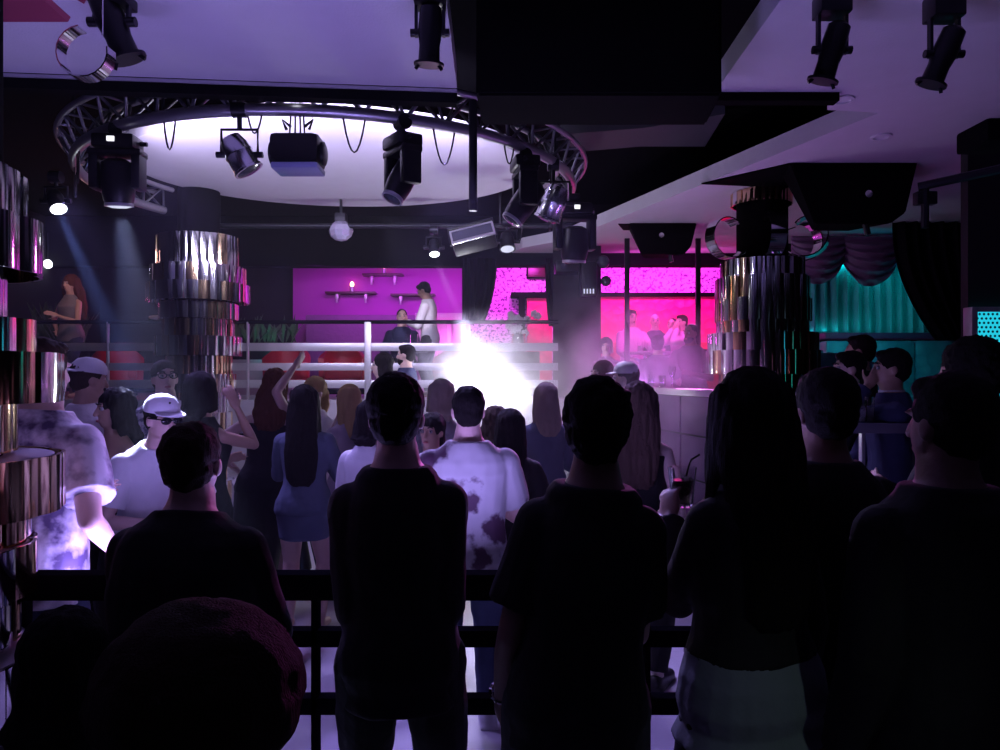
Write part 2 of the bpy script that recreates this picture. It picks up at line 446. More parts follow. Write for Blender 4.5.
# ================================================================== TRUSS AND STAGE LIGHTS
TC = V((-1.65, 7.72, 0)); TR = 2.38; TZ = 3.69; A0, A1 = 158, 384
truss = thing('lighting_truss', 'curved aluminium lighting truss hung over the dance floor', 'truss', (TC.x, TC.y, TZ))
def circ(R, z, N=60): return [V((R * math.cos(math.radians(A0 + (A1 - A0) * k / N)), R * math.sin(math.radians(A0 + (A1 - A0) * k / N)), z)) for k in range(N + 1)]
for R, z, r in ((TR, 0.0, 0.045), (TR + 0.13, 0.22, 0.026), (TR - 0.13, 0.22, 0.026)):
    bm = bmesh.new(); tube(bm, circ(R, z), r, 10); finish('chord', bm, M['truss_tube'], truss)
NB = 30
for k in range(NB):
    a0, a1, a2 = [math.radians(A0 + (A1 - A0) * (k + q) / NB) for q in (0, .5, 1)]
    bm = bmesh.new()
    for R in (TR + 0.13, TR - 0.13):
        p = [V((TR * math.cos(a0), TR * math.sin(a0), 0)), V((R * math.cos(a1), R * math.sin(a1), 0.22)), V((TR * math.cos(a2), TR * math.sin(a2), 0))]
        tube(bm, p, 0.014, 6)
    q = V((math.cos(a1), math.sin(a1), 0))
    cyl(bm, q * (TR - 0.13) + V((0, 0, 0.22)), q * (TR + 0.13) + V((0, 0, 0.22)), 0.012, n=6)
    finish('brace', bm, M['truss_brace'], truss)
for k in range(6):
    a = math.radians(A0 + 8 + (A1 - A0 - 16) * k / 5)
    bm = bmesh.new(); cyl(bm, (TR * math.cos(a), TR * math.sin(a), 0.02), (TR * math.cos(a), TR * math.sin(a), 4.6 - TZ), 0.012, n=6)
    finish('hanger', bm, M['black_metal'], truss)
for k in range(14):       # loose cables looping under the truss
    rnd = random.Random(k); a = 2 * PI * (0.56 + k * 0.045); b = a + rnd.uniform(0.03, 0.09); dz = rnd.uniform(0.12, 0.30)
    pts = []
    for s in range(9):
        t = s / 8; g = a + (b - a) * t
        pts.append(V((TR * math.cos(g), TR * math.sin(g), -0.03 - dz * 4 * t * (1 - t))))
    bm = bmesh.new(); tube(bm, pts, 0.007, 5); finish('cable', bm, M['black_plastic'], truss)


def ang_truss(px):       # point on the near arc of the truss under a column of the picture
    best = None
    for k in range(720):
        a = PI + PI * k / 720
        q = V((TC.x + TR * math.cos(a), TC.y + TR * math.sin(a)))
        e = abs(500 + q.x / q.y * FPX - px)
        if best is None or e < best[0]: best = (e, q)
    return best[1]

def clamp_part(t, top):
    bm = bmesh.new(); box(bm, (-0.03, -0.03, 0.0), (0.03, 0.03, top), 0.006); cyl(bm, (-0.05, 0, top), (0.05, 0, top), 0.055, n=14)
    return finish('clamp', bm, M['black_metal'], t)

def moving_head(label, x, y, z_top, base_w, arm, head_l, head_r, tilt, pan, lit=None, lens_m=None, group=None, hang=0.12, disp=True, lens_ratio=0.8):
    """tilt: 0 = head straight down, positive swings towards +x before the pan turn."""
    t = thing('moving_head_light', label, 'stage light', (x, y, z_top), pan, group)
    clamp_part(t, 0.0).location = (0, 0, 0)
    bm = bmesh.new(); cyl(bm, (0, 0, 0.0), (0, 0, -hang), 0.025, n=8); finish('hanger', bm, M['black_metal'], t)
    zb = -hang
    bm = bmesh.new(); box(bm, (-base_w / 2, -base_w * 0.36, zb - base_w * 0.34), (base_w / 2, base_w * 0.36, zb), 0.025)
    b = finish('base', bm, M['black_plastic'], t)
    if disp:
        bm = bmesh.new(); box(bm, (-base_w * 0.10, -base_w * 0.36 - 0.012, zb - base_w * 0.22), (base_w * 0.07, -base_w * 0.36 + 0.005, zb - base_w * 0.10), 0.003)
        finish('display', bm, M['display'], b, label='small lit display')
    for s in (-1, 1):
        bm = bmesh.new(); cyl(bm, (s * base_w * 0.5, 0.03, zb - base_w * 0.15), (s * (base_w * 0.5 + 0.05), 0.03, zb - base_w * 0.15), 0.018, n=8)
        finish('socket', bm, M['black_plastic'], b)
    za = zb - base_w * 0.34
    yw = head_r + 0.035
    bm = bmesh.new()
    box(bm, (-yw - 0.04, -0.08, za - 0.05), (yw + 0.04, 0.08, za), 0.015)
    for s in (-1, 1): box(bm, (s * yw - 0.035, -0.075, za - arm), (s * yw + 0.035, 0.075, za - 0.03), 0.02)
    finish('yoke', bm, M['black_plastic'], t)
    piv = V((0, 0, za - arm + 0.06))
    R = Matrix.Rotation(tilt, 3, 'X')
    bm = bmesh.new()
    prof = [(head_r * 0.55, -head_l * 0.50), (head_r * 0.92, -head_l * 0.42), (head_r, -head_l * 0.1), (head_r, head_l * 0.15), (head_r * 0.9, head_l * 0.40), (head_r * 0.78, head_l * 0.50)]
    lathe(bm, prof, c=piv, axis=R @ V((0, 0, -1)), n=20)
    h = finish('head', bm, M['black_plastic'], t)
    ax = R @ V((0, 0, -1))
    bm = bmesh.new(); lathe(bm, [(head_r * lens_ratio * 0.9, 0), (head_r * lens_ratio * 0.9, 0.012), (head_r * lens_ratio * 0.6, 0.022), (0.0, 0.026)], c=piv + ax * (head_l * 0.5), axis=ax, n=20)
    finish('lens', bm, lens_m or M['lens_dim'], h)
    bm = bmesh.new(); lathe(bm, [(head_r * 0.80, -0.012), (head_r * 0.86, -0.012), (head_r * 0.86, 0.012), (head_r * 0.80, 0.012)], c=piv + ax * head_l * 0.5, axis=ax, n=20)
    finish('bezel', bm, M['alu'], h)
    RZ = Matrix.Rotation(pan, 3, 'Z')
    return V((x, y, z_top)) + RZ @ (piv + ax * (head_l * 0.5 + 0.03)), RZ @ ax

def par_can(label, x, y, z_top, drop, length, r, direction, m_can, lens_m, group=None, bars=False):
    t = thing('par_can', label, 'stage light', (x, y, z_top), 0, group)
    clamp_part(t, 0.0)
    w = r + 0.03
    bm = bmesh.new()
    cyl(bm, (0, 0, 0), (0, 0, -drop * 0.5), 0.018, n=8); finish('hanger', bm, M['black_metal'], t); bm = bmesh.new()
    tube(bm, [(-w, 0, -drop - 0.05), (-w, 0, -drop * 0.5), (w, 0, -drop * 0.5), (w, 0, -drop - 0.05)], 0.012, 8)
    finish('yoke', bm, M['black_metal'], t)
    c = V((0, 0, -drop - 0.04)); ax = V(direction).normalized()
    bm = bmesh.new()
    lathe(bm, [(r * 0.35, -length * 0.55), (r * 0.75, -length * 0.5), (r * 0.95, -length * 0.25), (r * 0.97, -length * 0.05), (r * 1.03, -length * 0.04), (r * 1.03, 0.0), (r * 0.97, 0.01),
               (r * 1.0, length * 0.42), (r * 1.08, length * 0.44), (r * 1.08, length * 0.5), (r * 0.9, length * 0.5)], c=c, axis=ax, n=24)
    b = finish('can', bm, m_can, t)
    bm = bmesh.new(); lathe(bm, [(r * 0.9, 0), (r * 0.9, 0.006), (r * 0.5, 0.02), (0, 0.024)], c=c + ax * (length * 0.5 - 0.005), axis=ax, n=24)
    finish('lens', bm, lens_m, b)
    for s in (-1, 1):
        bm = bmesh.new(); cyl(bm, c + V((s * (w - 0.03), 0, 0)), c + V((s * (w + 0.035), 0, 0)), 0.022, n=10); finish('knob', bm, M['black_metal'], t)
    return V((x, y, z_top)) + c + ax * (length * 0.5 + 0.04), ax

LS = {}
# near arc of the truss, from one end of the picture to the other
p = ang_truss(118)
LS['mh_left'] = moving_head('big black moving head with a pale beam straight down, beside the near left column', p.x, p.y, 3.66, 0.31, 0.30, 0.34, 0.120, math.radians(8), math.radians(4), lens_m=M['lens_soft'], hang=0.05)
p = ang_truss(240)
LS['par_chrome'] = par_can('polished silver par can in a black yoke against the lit ceiling disc', p.x, p.y, 3.69, 0.28, 0.26, 0.10, (0.50, 0.10, -0.85), M['chrome'], M['lens_dim'])
p = ang_truss(298)
# scanner with a broad flat body
t = thing('strobe_wash_light', 'broad black wash light with rounded casing hung by thin rods under the truss', 'stage light', (p.x, p.y, 3.75))
bm = bmesh.new()
box(bm, (-0.175, -0.13, -0.46), (0.175, 0.16, -0.25), 0.05); b = finish('body', bm, M['black_plastic'], t)
bm = bmesh.new(); box(bm, (-0.165, -0.11, -0.50), (0.165, 0.15, -0.455), 0.018); finish('lens', bm, mat('pale_blue_plastic', (.30, .33, .55), .25), b)
for s in (-1, 1):
    bm = bmesh.new(); lathe(bm, [(0.085, 0), (0.085, 0.02), (0.06, 0.03)], c=(s * 0.17, 0.01, -0.37), axis=(s, 0, 0), n=18); finish('side_disc', bm, M['black_metal'], b)
for xx in (-0.06, -0.02, 0.02, 0.05):
    bm = bmesh.new(); cyl(bm, (xx, 0, -0.26), (xx * 0.7, 0, 0.02), 0.006, n=6); finish('rod', bm, M['black_metal'], t)
for s in (-1, 1):
    bm = bmesh.new(); tube(bm, [(s * 0.05, 0, -0.18), (s * 0.11, 0, -0.13), (s * 0.08, 0, -0.20)], 0.012, 6); finish('lever', bm, M['black_metal'], t)
bm = bmesh.new(); box(bm, (-0.03, -0.09, -0.02), (0.02, -0.06, 0.05), 0.004); finish('display', bm, M['display'], t, label='small lit display')
p = ang_truss(403)
LS['mh_mid'] = moving_head('tall black moving head tilted aside before the lit disc, beside the drop pole', p.x, p.y, 3.66, 0.28, 0.28, 0.34, 0.095, math.radians(28), math.radians(125), hang=0.10)
p = ang_truss(525)
LS['mh_r'] = moving_head('black moving head leaning aside, next to the silver par cans on the truss', p.x, p.y, 3.62, 0.29, 0.32, 0.38, 0.105, math.radians(35), math.radians(100), hang=0.02)
p = ang_truss(553)
LS['par_r'] = par_can('polished silver par can tucked between two black moving heads', p.x, p.y, 3.66, 0.30, 0.30, 0.115, (-0.35, 0.2, -0.9), M['chrome'], M['lens_dim'])
q = V((TC.x + TR * math.cos(math.radians(-2)), TC.y + TR * math.sin(math.radians(-2))))
LS['mh_rr'] = moving_head('squat black moving head pointing down at the end of the truss nearest the right ceiling', q.x, q.y - 0.3, 3.52, 0.32, 0.34, 0.34, 0.135, math.radians(6), math.radians(10), hang=0.05)
# small cans on the far side of the truss
def far(deg): return V((TC.x + TR * math.cos(math.radians(deg)), TC.y + TR * math.sin(math.radians(deg))))
LS['spot_l'] = par_can('black can light shining white, hung beside the near left column', X(56, 6.9), 6.9, 3.62, 0.18, 0.20, 0.075, (0.45, -0.35, -0.8), M['black_metal'], M['lens_white'])
dq = 9.3
LS['spot_m'] = par_can('black can light shining white, hung in front of the purple wall', X(434, dq), dq, 3.60, 0.18, 0.20, 0.065, (0.10, -0.42, -0.88), M['black_metal'], M['lens_white'])
dq = 8.6
LS['spot_r'] = par_can('black can light with a pale lens, next to the slanted flood light', X(507, dq), dq, 3.55, 0.18, 0.20, 0.085, (0.05, -0.35, -0.9), M['black_metal'], M['lens_soft'])
# dark bar that carries the small cans before the bulkhead
bm = bmesh.new(); cyl(bm, (-3.6, 9.35, 3.66), (0.9, 9.35, 3.66), 0.03, n=10)
for xx in (-3.5, 0.0, 0.8): cyl(bm, (xx, 9.35, 3.66), (xx, 9.35, 4.6), 0.015, n=6)
tag(finish('lighting_bar', bm, M['black_metal']), 'dark straight bar carrying small lights before the purple wall', 'lighting bar')
# flood bar
d = 8.3; t = thing('flood_light', 'slanted black flood light with a silver rim hung on the far side of the truss', 'stage light', (X(474, d), d, Z(240, d)))
t.rotation_euler = (math.radians(-35), math.radians(-14), 0)
bm = bmesh.new(); box(bm, (-0.24, -0.10, -0.10), (0.24, 0.10, 0.10), 0.02); b = finish('housing', bm, M['black_plastic'], t)
bm = bmesh.new()
for zz in (-0.085, 0.085): box(bm, (-0.245, -0.125, zz - 0.014), (0.245, -0.10, zz + 0.014), 0.004)
for xx in (-0.235, 0.235): box(bm, (xx - 0.012, -0.125, -0.08), (xx + 0.012, -0.10, 0.08), 0.004)
finish('rim', bm, M['chrome'], b)
bm = bmesh.new(); box(bm, (-0.22, -0.108, -0.07), (0.22, -0.098, 0.07), 0.002); finish('glass_pane', bm, M['lens_dim'], b)
bm = bmesh.new(); tube(bm, [(-0.26, 0, 0), (-0.26, 0, 0.26), (0.26, 0, 0.26), (0.26, 0, 0)], 0.014, 6); finish('yoke', bm, M['black_metal'], t)
# petal effect light
d = 9.4; t = thing('flower_effect_light', 'faceted silver flower effect light hanging before the dark bulkhead', 'stage light', (X(341, d), d, Z(231, d)))
bm = bmesh.new()
ell(bm, (0, 0, 0), (0.155, 0.14, 0.13), nu=10, nv=6); b = finish('petal_shell', bm, mat('pearl_lens', (0.62, 0.60, 0.75), 0.15, 0.55, bump=0.9, bscale=9), t, smooth=False)
bm = bmesh.new(); box(bm, (-0.07, -0.07, 0.11), (0.07, 0.07, 0.22), 0.02); cyl(bm, (0, 0, 0.2), (0, 0, 0.6), 0.018, n=8); finish('bracket', bm, M['black_metal'], t)
# vertical black pole under the truss
p = ang_truss(473)
bm = bmesh.new(); cyl(bm, (X(473, 5.7), 5.7, 3.9), (X(473, 5.7), 5.7, Z(211, 5.7)), 0.032, n=12)
tag(finish('drop_pole', bm, M['black_metal']), 'black pole dropping from the truss in front of the lit ceiling disc', 'pole')

# spotlights on the ceiling panels
def track_spot(label, px, py, d, tilt, roll, size=1.0, box_h=0.0, group=None):
    t = thing('track_spotlight', label, 'spotlight', (X(px, d), d, H_C), 0, group)
    s = size; zc = Z(py, d) - H_C
    bm = bmesh.new(); box(bm, (-0.10 * s, -0.08 * s, -0.06 - box_h), (0.10 * s, 0.08 * s, 0.0), 0.01); finish('base', bm, M['black_plastic'], t)
    bm = bmesh.new()
    for k in (-1, 1): box(bm, (k * 0.088 * s - 0.008, -0.016, zc - 0.02), (k * 0.088 * s + 0.008, 0.016, -0.04 - box_h))
    box(bm, (-0.09 * s, -0.015, -0.055 - box_h), (0.09 * s, 0.015, -0.035 - box_h))
    finish('yoke', bm, M['black_metal'], t)
    R = Matrix.Rotation(roll, 3, 'Y') @ Matrix.Rotation(tilt, 3, 'X')
    ax = R @ V((0, 0, -1)); c = V((0, 0, zc))
    bm = bmesh.new()
    lathe(bm, [(0.045 * s, -0.17 * s), (0.07 * s, -0.15 * s), (0.078 * s, 0.0), (0.066 * s, 0.08 * s), (0.07 * s, 0.19 * s), (0.055 * s, 0.19 * s)], c=c, axis=ax, n=20)
    h = finish('head', bm, M['black_plastic'], t)
    bm = bmesh.new(); cyl(bm, c + ax * 0.185 * s, c + ax * 0.20 * s, 0.098 * s, n=20)
    finish('flange', bm, M['black_plastic'], h)
    for k in (-1, 1):
        bm = bmesh.new(); cyl(bm, c + V((k * 0.07 * s, 0, 0)), c + V((k * 0.125 * s, 0, 0)), 0.026 * s, n=10); finish('knob', bm, M['black_plastic'], t)
    for k in (-1, 1):
        bm = bmesh.new(); u, v, dd = frame_of(ax); cyl(bm, c + ax * 0.19 * s + u * 0.06 * s * k, c + ax * 0.225 * s + u * 0.085 * s * k, 0.012 * s, n=6); finish('shutter_tab', bm, M['black_plastic'], h)
    return t
track_spot('black spotlight beside the curled chrome ribbon on the near ceiling', 112, 22, 3.95, math.radians(10), math.radians(-20), 1.0)
track_spot('lone black spotlight on the near ceiling between ribbon and hanging black box', 430, 33, 3.95, math.radians(8), math.radians(3), 0.82)
track_spot('black spotlight on the right ceiling closer to the hanging black box', 832, 50, 3.95, math.radians(10), math.radians(14), 0.82, box_h=0.05)
track_spot('black spotlight on the right ceiling farther from the hanging black box', 944, 54, 3.95, math.radians(10), math.radians(20), 0.82, box_h=0.07)
# big hanging black box (bass cabinet) in the ceiling gap
t = thing('hanging_speaker', 'huge black loudspeaker box hanging in the gap between the two pale ceilings', 'speaker', (0.55, 4.75, 3.35))
bm = bmesh.new()
pf = [(X(476, 4.2), 4.2), (X(722, 4.2), 4.2), (X(706, 4.72), 4.72), (X(482, 4.72), 4.72)]
ob = [(x - 0.55, y - 4.75) for x, y in pf]
prism(bm, ob, 0.02, 1.1); bmesh.ops.bevel(bm, geom=bm.edges[:], offset=0.015, segments=2, affect='EDGES')
b = finish('cabinet', bm, M['black'], t)
for s in (0.35, -0.35):
    bm = bmesh.new(); cyl(bm, (s, 0, 1.05), (s, 0, 4.6 - 3.35), 0.02, n=8); finish('hanger', bm, M['black_metal'], t)
# curved black bulkhead below the box
bm = bmesh.new()
prism(bm, [(X(560, 7.6), 7.6), (X(640, 7.6), 7.4), (X(725, 7.0), 7.0), (X(705, 8.0), 8.0), (X(640, 8.0), 8.0), (X(575, 8.2), 8.2)], Z(128, 7.4), 4.6)
struct('ceiling_duct', bm, mat('duct_grey', (0.03, 0.03, 0.04), 0.6))

def wedge_speaker(label, px0, px1, ytop, ybot, d, taper, lo, plate=True):
    t = thing('wedge_speaker', label, 'speaker', ((X(px0, d) + X(px1, d)) / 2, d, 0))
    cx = (X(px0, d) + X(px1, d)) / 2; hw = (X(px1, d) - X(px0, d)) / 2
    zt, zb = Z(ytop, d), Z(ybot, d)
    bm = bmesh.new()
    a = [bm.verts.new(v) for v in ((-hw, 0, zt), (hw, 0, zt), (hw - taper * 0.45, 0, zb + 0.10), (hw - taper, 0.02, zb), (-hw + taper, 0.02, zb))]
    b = [bm.verts.new(v) for v in ((-hw * 0.8, 0.5, zt), (hw * 0.8, 0.5, zt), (hw * 0.7 - taper * 0.4, 0.5, zb + 0.10), (hw * 0.7 - taper, 0.5, zb + 0.02), (-hw * 0.7 + taper, 0.5, zb + 0.02))]
    n = 5; bm.faces.new(a); bm.faces.new(b[::-1])
    for k in range(n): bm.faces.new((a[k], b[k], b[(k + 1) % n], a[(k + 1) % n]))
    bmesh.ops.bevel(bm, geom=bm.edges[:], offset=0.012, segments=2, affect='EDGES')
    c = finish('cabinet', bm, M['black'], t)
    bm = bmesh.new(); lathe(bm, [(0.035, 0), (0.035, 0.008), (0.0, 0.012)], c=(lo[0] * hw, -0.012, zt + (zb - zt) * lo[1]), axis=(0, -1, 0), n=16)
    finish('badge', bm, M['chrome'], c, label='small bright round badge')
    bm = bmesh.new(); prism(bm, [(-hw * 2.05, 0.75), (-hw, 0.02), (hw, 0.02), (hw, 0.5), (-hw * 0.5, 0.9)] if plate else [(-hw * 1.3, 0.05), (hw, 0.05), (hw, 0.45), (-hw, 0.45)], zt - 0.01, H_C - 0.002); finish('mounting_plate', bm, M['black'], t, smooth=False)
    bm = bmesh.new(); cyl(bm, (hw * 0.25, 0.1, zb + 0.03), (hw * 0.30, 0.1, zb - 0.09), 0.03, n=8); finish('handle', bm, M['black_metal'], t)
    return t
wedge_speaker('large black wedge loudspeaker under the right ceiling, in front of the mirrored column', 790, 918, 163, 223, 7.05, 0.24, (0.22, 0.52))
wedge_speaker('small black wedge loudspeaker hung over the table of drinkers', 629, 697, 223, 254, 9.85, 0.16, (-0.05, 0.4), plate=False)
# side wing of the large speaker's bracket and the pipe with clamp
bm = bmesh.new(); tube(bm, [P(918, 187, 5.9), P(1005, 168, 5.6)], 0.035, 8); tube(bm, [P(925, 187, 5.88), P(925, 228, 5.88)], 0.03, 8)
box(bm, P(915, 205, 5.9) - V((0, 0.04, 0)), P(935, 192, 5.9) + V((0, 0.04, 0)), 0.01)
tag(finish('ceiling_pipe', bm, M['black_metal']), 'black pipe with a drop arm under the right ceiling', 'pipe')
bm = bmesh.new(); box(bm, P(988, 140, 4.2), P(1030, 117, 4.2) + V((0, 0.3, 0)), 0.02)
tag(finish('ceiling_speaker', bm, M['black']), 'black box cut by the right edge, under the ceiling', 'speaker')
# projector and gear on the dark pier
t = thing('projector', 'projector rig with small lit indicators on top of the dark pier', 'projector', (X(577, 11.2), 11.2, Z(272, 11.2)))
bm = bmesh.new(); box(bm, (-0.33, -0.2, -0.02), (0.02, 0.2, 0.14), 0.02); b = finish('body', bm, M['black_plastic'], t)
bm = bmesh.new(); lathe(bm, [(0.05, 0), (0.05, 0.05), (0.03, 0.05), (0.0, 0.04)], c=(-0.22, -0.2, 0.06), axis=(0, -1, 0), n=16); finish('lens', bm, M['lens_dim'], b)
bm = bmesh.new(); box(bm, (0.05, -0.16, -0.38), (0.28, 0.16, 0.14), 0.015); finish('rack_box', bm, M['black_metal'], t)
bm = bmesh.new(); tube(bm, [(-0.2, 0, 0.13), (-0.2, 0, 0.3), (0.15, 0, 0.3), (0.15, 0, 0.13)], 0.02, 6); finish('bracket', bm, M['black_metal'], t)
bm = bmesh.new(); tube(bm, [(0, 0, 0.3), (0, 0, H_C - t.location.z)], 0.025, 6); finish('hanger', bm, M['black_metal'], t)
for k in range(4):
    bm = bmesh.new(); box(bm, (0.08 + k * 0.045, -0.168, -0.34), (0.10 + k * 0.045, -0.158, -0.27), 0.002); finish('indicator', bm, M['lens_soft'], t)
for px, py, r in ((603, 262, 0.10), (606, 281, 0.08)):
    bm = bmesh.new(); ell(bm, (X(px, 11.2) - t.location.x, 0, Z(py, 11.2) - t.location.z), (r, r, r), nu=14, nv=8); finish('effect_dome', bm, M['lens_dim'], t)
# ================================================================== PEOPLE
def remesh(bm, vox, smooth_it=4, noise_amp=0.0, noise_scale=9.0, strand=None, clip=None):
    me = bpy.data.meshes.new('tmp'); bmesh.ops.recalc_face_normals(bm, faces=bm.faces[:]); bm.to_mesh(me); bm.free()
    o = bpy.data.objects.new('tmp', me); COL.objects.link(o)
    r = o.modifiers.new('r', 'REMESH'); r.mode = 'VOXEL'; r.voxel_size = vox; r.use_smooth_shade = True
    if smooth_it:
        s = o.modifiers.new('s', 'SMOOTH'); s.factor = 0.5; s.iterations = smooth_it
    dg = bpy.context.evaluated_depsgraph_get(); dg.update()
    ev = o.evaluated_get(dg)
    new = bpy.data.meshes.new_from_object(ev, depsgraph=dg)
    bpy.data.objects.remove(o); bpy.data.meshes.remove(me)
    if noise_amp:
        nrm = [v.normal.copy() for v in new.vertices]
        for v, n in zip(new.vertices, nrm):
            p = v.co
            if strand: q = V((p.x * strand[0], p.y * strand[0], p.z * strand[1]))
            else: q = p * noise_scale
            v.co = p + n * (noise_amp * noise.noise(q) + noise_amp * 0.5 * noise.noise(q * 2.3 + V((3, 1, 7))))
    for p in new.polygons: p.use_smooth = True
    return new

def link(name, me, m, parent=None, label=None):
    me.name = name; me.materials.clear(); me.materials.append(m)
    o = bpy.data.objects.new(name, me); COL.objects.link(o)
    if parent: o.parent = parent
    if label: o['label'] = label
    return o

TORSO_M = [(.465, .088, .062, 0), (.50, .098, .068, -.004), (.54, .097, .066, -.004), (.60, .086, .058, .002), (.64, .085, .058, .004), (.70, .096, .064, .004), (.75, .104, .066, 0), (.785, .102, .058, -.004), (.81, .086, .050, -.006), (.832, .060, .044, -.006), (.852, .042, .040, -.004), (.885, .035, .036, .004)]
TORSO_F = [(.465, .094, .064, 0), (.50, .104, .072, -.004), (.54, .098, .068, -.004), (.60, .076, .054, .002), (.64, .072, .052, .004), (.70, .083, .062, .008), (.74, .088, .068, .012), (.775, .090, .056, 0), (.802, .074, .046, -.006), (.825, .050, .040, -.006), (.845, .035, .036, -.004), (.885, .029, .030, .004)]

def loft(bm, secs, T, n=20, cap=True):
    rs = []
    for z, hw, hd, yo in secs:
        pts = []
        for k in range(n):
            a = 2 * PI * k / n
            c, s = math.cos(a), math.sin(a)
            e = 0.85
            pts.append(bm.verts.new(T(V((hw * math.copysign(abs(c) ** e, c), yo + hd * math.copysign(abs(s) ** e, s), z)))))
        rs.append(pts)
    skin_rings(bm, rs, cap)

def two_bone(a, t, l1, l2, pole):
    a = V(a); t = V(t); d = t - a; L = d.length
    if L > (l1 + l2) * 0.995: d = d * ((l1 + l2) * 0.995 / L); L = d.length; t = a + d
    if L < abs(l1 - l2) + 0.01: L = abs(l1 - l2) + 0.01
    x = (l1 * l1 - l2 * l2 + L * L) / (2 * L); h = math.sqrt(max(0, l1 * l1 - x * x))
    u = d.normalized(); pl = V(pole); pl = pl - u * pl.dot(u)
    pl = pl.normalized() if pl.length > 1e-5 else V((0, -1, 0))
    return a + u * x + pl * h, t

# hand targets in body heights, for the right side (x mirrored for the left): (target, elbow pole)
ARM = {
    'down': ((.145, .03, .455), (.3, -1, 0)), 'out': ((.175, .04, .47), (.6, -1, 0)),
    'rail': ((.13, .20, .59), (.8, -.3, -.4)), 'railwide': ((.19, .17, .585), (1, -.2, -.2)),
    'hip': ((.118, .03, .55), (1, -.4, .1)), 'up': ((.10, .10, 1.02), (.7, .3, -.6)), 'wave': ((.12, .06, 1.06), (1, .2, -.2)),
    'front': ((.06, .17, .66), (.6, -.3, -.9)), 'chin': ((.03, .085, .865), (.3, .5, -1)), 'lap': ((.07, .17, .50), (.7, -.6, -.2)),
    'table': ((.11, .22, .56), (.8, -.2, -.6)), 'drink': ((.06, .20, .70), (.8, -.1, -.9)),
    'cross': ((-.04, .115, .66), (.8, .1, -.8)), 'phone': ((.03, .17, .70), (.7, 0, -1)),
}

def hand(bm, w, d, n, s, h, curl, side, r=.0047):
    """w wrist, d along the hand, n palm normal, s towards the thumb; h = body height."""
    L = .104 * h; pal = L * .50
    c = w + d * pal * .52
    R = Matrix((s, d, n)).transposed()
    ell(bm, c, (.0235 * h, pal * .62, .0095 * h), R, nu=14, nv=10)
    for k in range(4):                       # k = 0 is the index finger, on the thumb's side
        root = w + d * (pal * .95) + s * ((1.5 - k) * .0125 * h)
        l = L * (.40, .48, .45, .35)[k]
        a1 = curl * (0.55 + 0.06 * k); a2 = curl * (1.35 + 0.05 * k)
        d1 = d * math.cos(a1) + n * math.sin(a1); d2 = d * math.cos(a2) + n * math.sin(a2)
        spread = s * (1.5 - k) * 0.05
        p1 = root + (d1 + spread) * l * .55; p2 = p1 + d2 * l * .5
        rr = r * h * (1, 1.03, 1, .88)[k]
        cap_limb(bm, root, rr * 1.12, p1, rr * 1.02, 8); cap_limb(bm, p1, rr * 1.02, p2, rr * .82, 8)
    t0 = w + d * pal * .30 + s * .015 * h
    t1 = t0 + (s * .75 + d * .6 + n * .25 * (1 + curl)).normalized() * L * .26
    t2 = t1 + (s * .25 + d * .85 + n * .35 * (1 + curl)).normalized() * L * .20
    cap_limb(bm, t0, r * h * 1.5, t1, r * h * 1.15, 8); cap_limb(bm, t1, r * h * 1.15, t2, r * h * .9, 8)

SKIN = {k: mat('skin_' + k, c, 0.5, bump=0.08, bscale=90) for k, c in dict(fair=(.62, .42, .36), tan=(.45, .28, .21), dark=(.16, .085, .06), brown=(.24, .14, .11), pale=(.70, .52, .47)).items()}
HAIR = {k: mat('hair_' + k, c, 0.75, spec=0.15, bump=0.6, bscale=40, stretch=(8, 8, 0.6)) for k, c in dict(black=(.008, .006, .006), brown=(.035, .02, .013), red=(.13, .045, .022), blond=(.50, .34, .16), ash=(.30, .24, .20), grey=(.22, .20, .20), chestnut=(.10, .062, .05)).items()}
CL = {}
def cloth(key, c, rough=.85, bump=.35, bs=14):
    if key not in CL: CL[key] = mat('cloth_' + key, c, rough, bump=bump, bscale=bs, var=.12, vscale=9)
    return CL[key]
for k, c in dict(black=(.007, .006, .008), jet=(.004, .0035, .005), navy=(.025, .03, .085), denim=(.085, .105, .17), jeans=(.05, .065, .14), white=(.72, .71, .75), grey=(.25, .25, .28), teal=(.24, .28, .29), charcoal=(.035, .035, .04),
                 lilac=(.42, .36, .48), pink=(.72, .50, .66), mustard=(.17, .095, .03), darkgrey=(.07, .07, .085), cream=(.60, .56, .55)).items(): cloth(k, c)
CL['tiedye'] = pattern_mat('cloth_tiedye', (.06, .04, .10), (.80, .77, .82), scale=7.0, thresh=.47, soft=.09, detail=5)
CL['floral'] = pattern_mat('cloth_floral', (.46, .455, .46), (.07, .03, .06), scale=5.5, thresh=.575, soft=.03, detail=5)
CL['speckle'] = pattern_mat('cloth_speckle', (.10, .10, .17), (.52, .52, .62), scale=26.0, thresh=.52, soft=.06, detail=4)
CL['flecked'] = pattern_mat('cloth_flecked', (.04, .02, .06), (.60, .45, .65), scale=22.0, thresh=.60, soft=.04, detail=4)
EYE = mat('eye_white', (.32, .31, .31), .4); LIP = mat('lip', (.40, .12, .12), .4); BROW = mat('eyebrow', (.02, .013, .01), .8)
SHOE = mat('shoe_leather', (.02, .018, .02), .4); SHOE_W = mat('shoe_white', (.7, .7, .72), .5); SUNG = mat('sunglasses', (.01, .01, .012), .1)

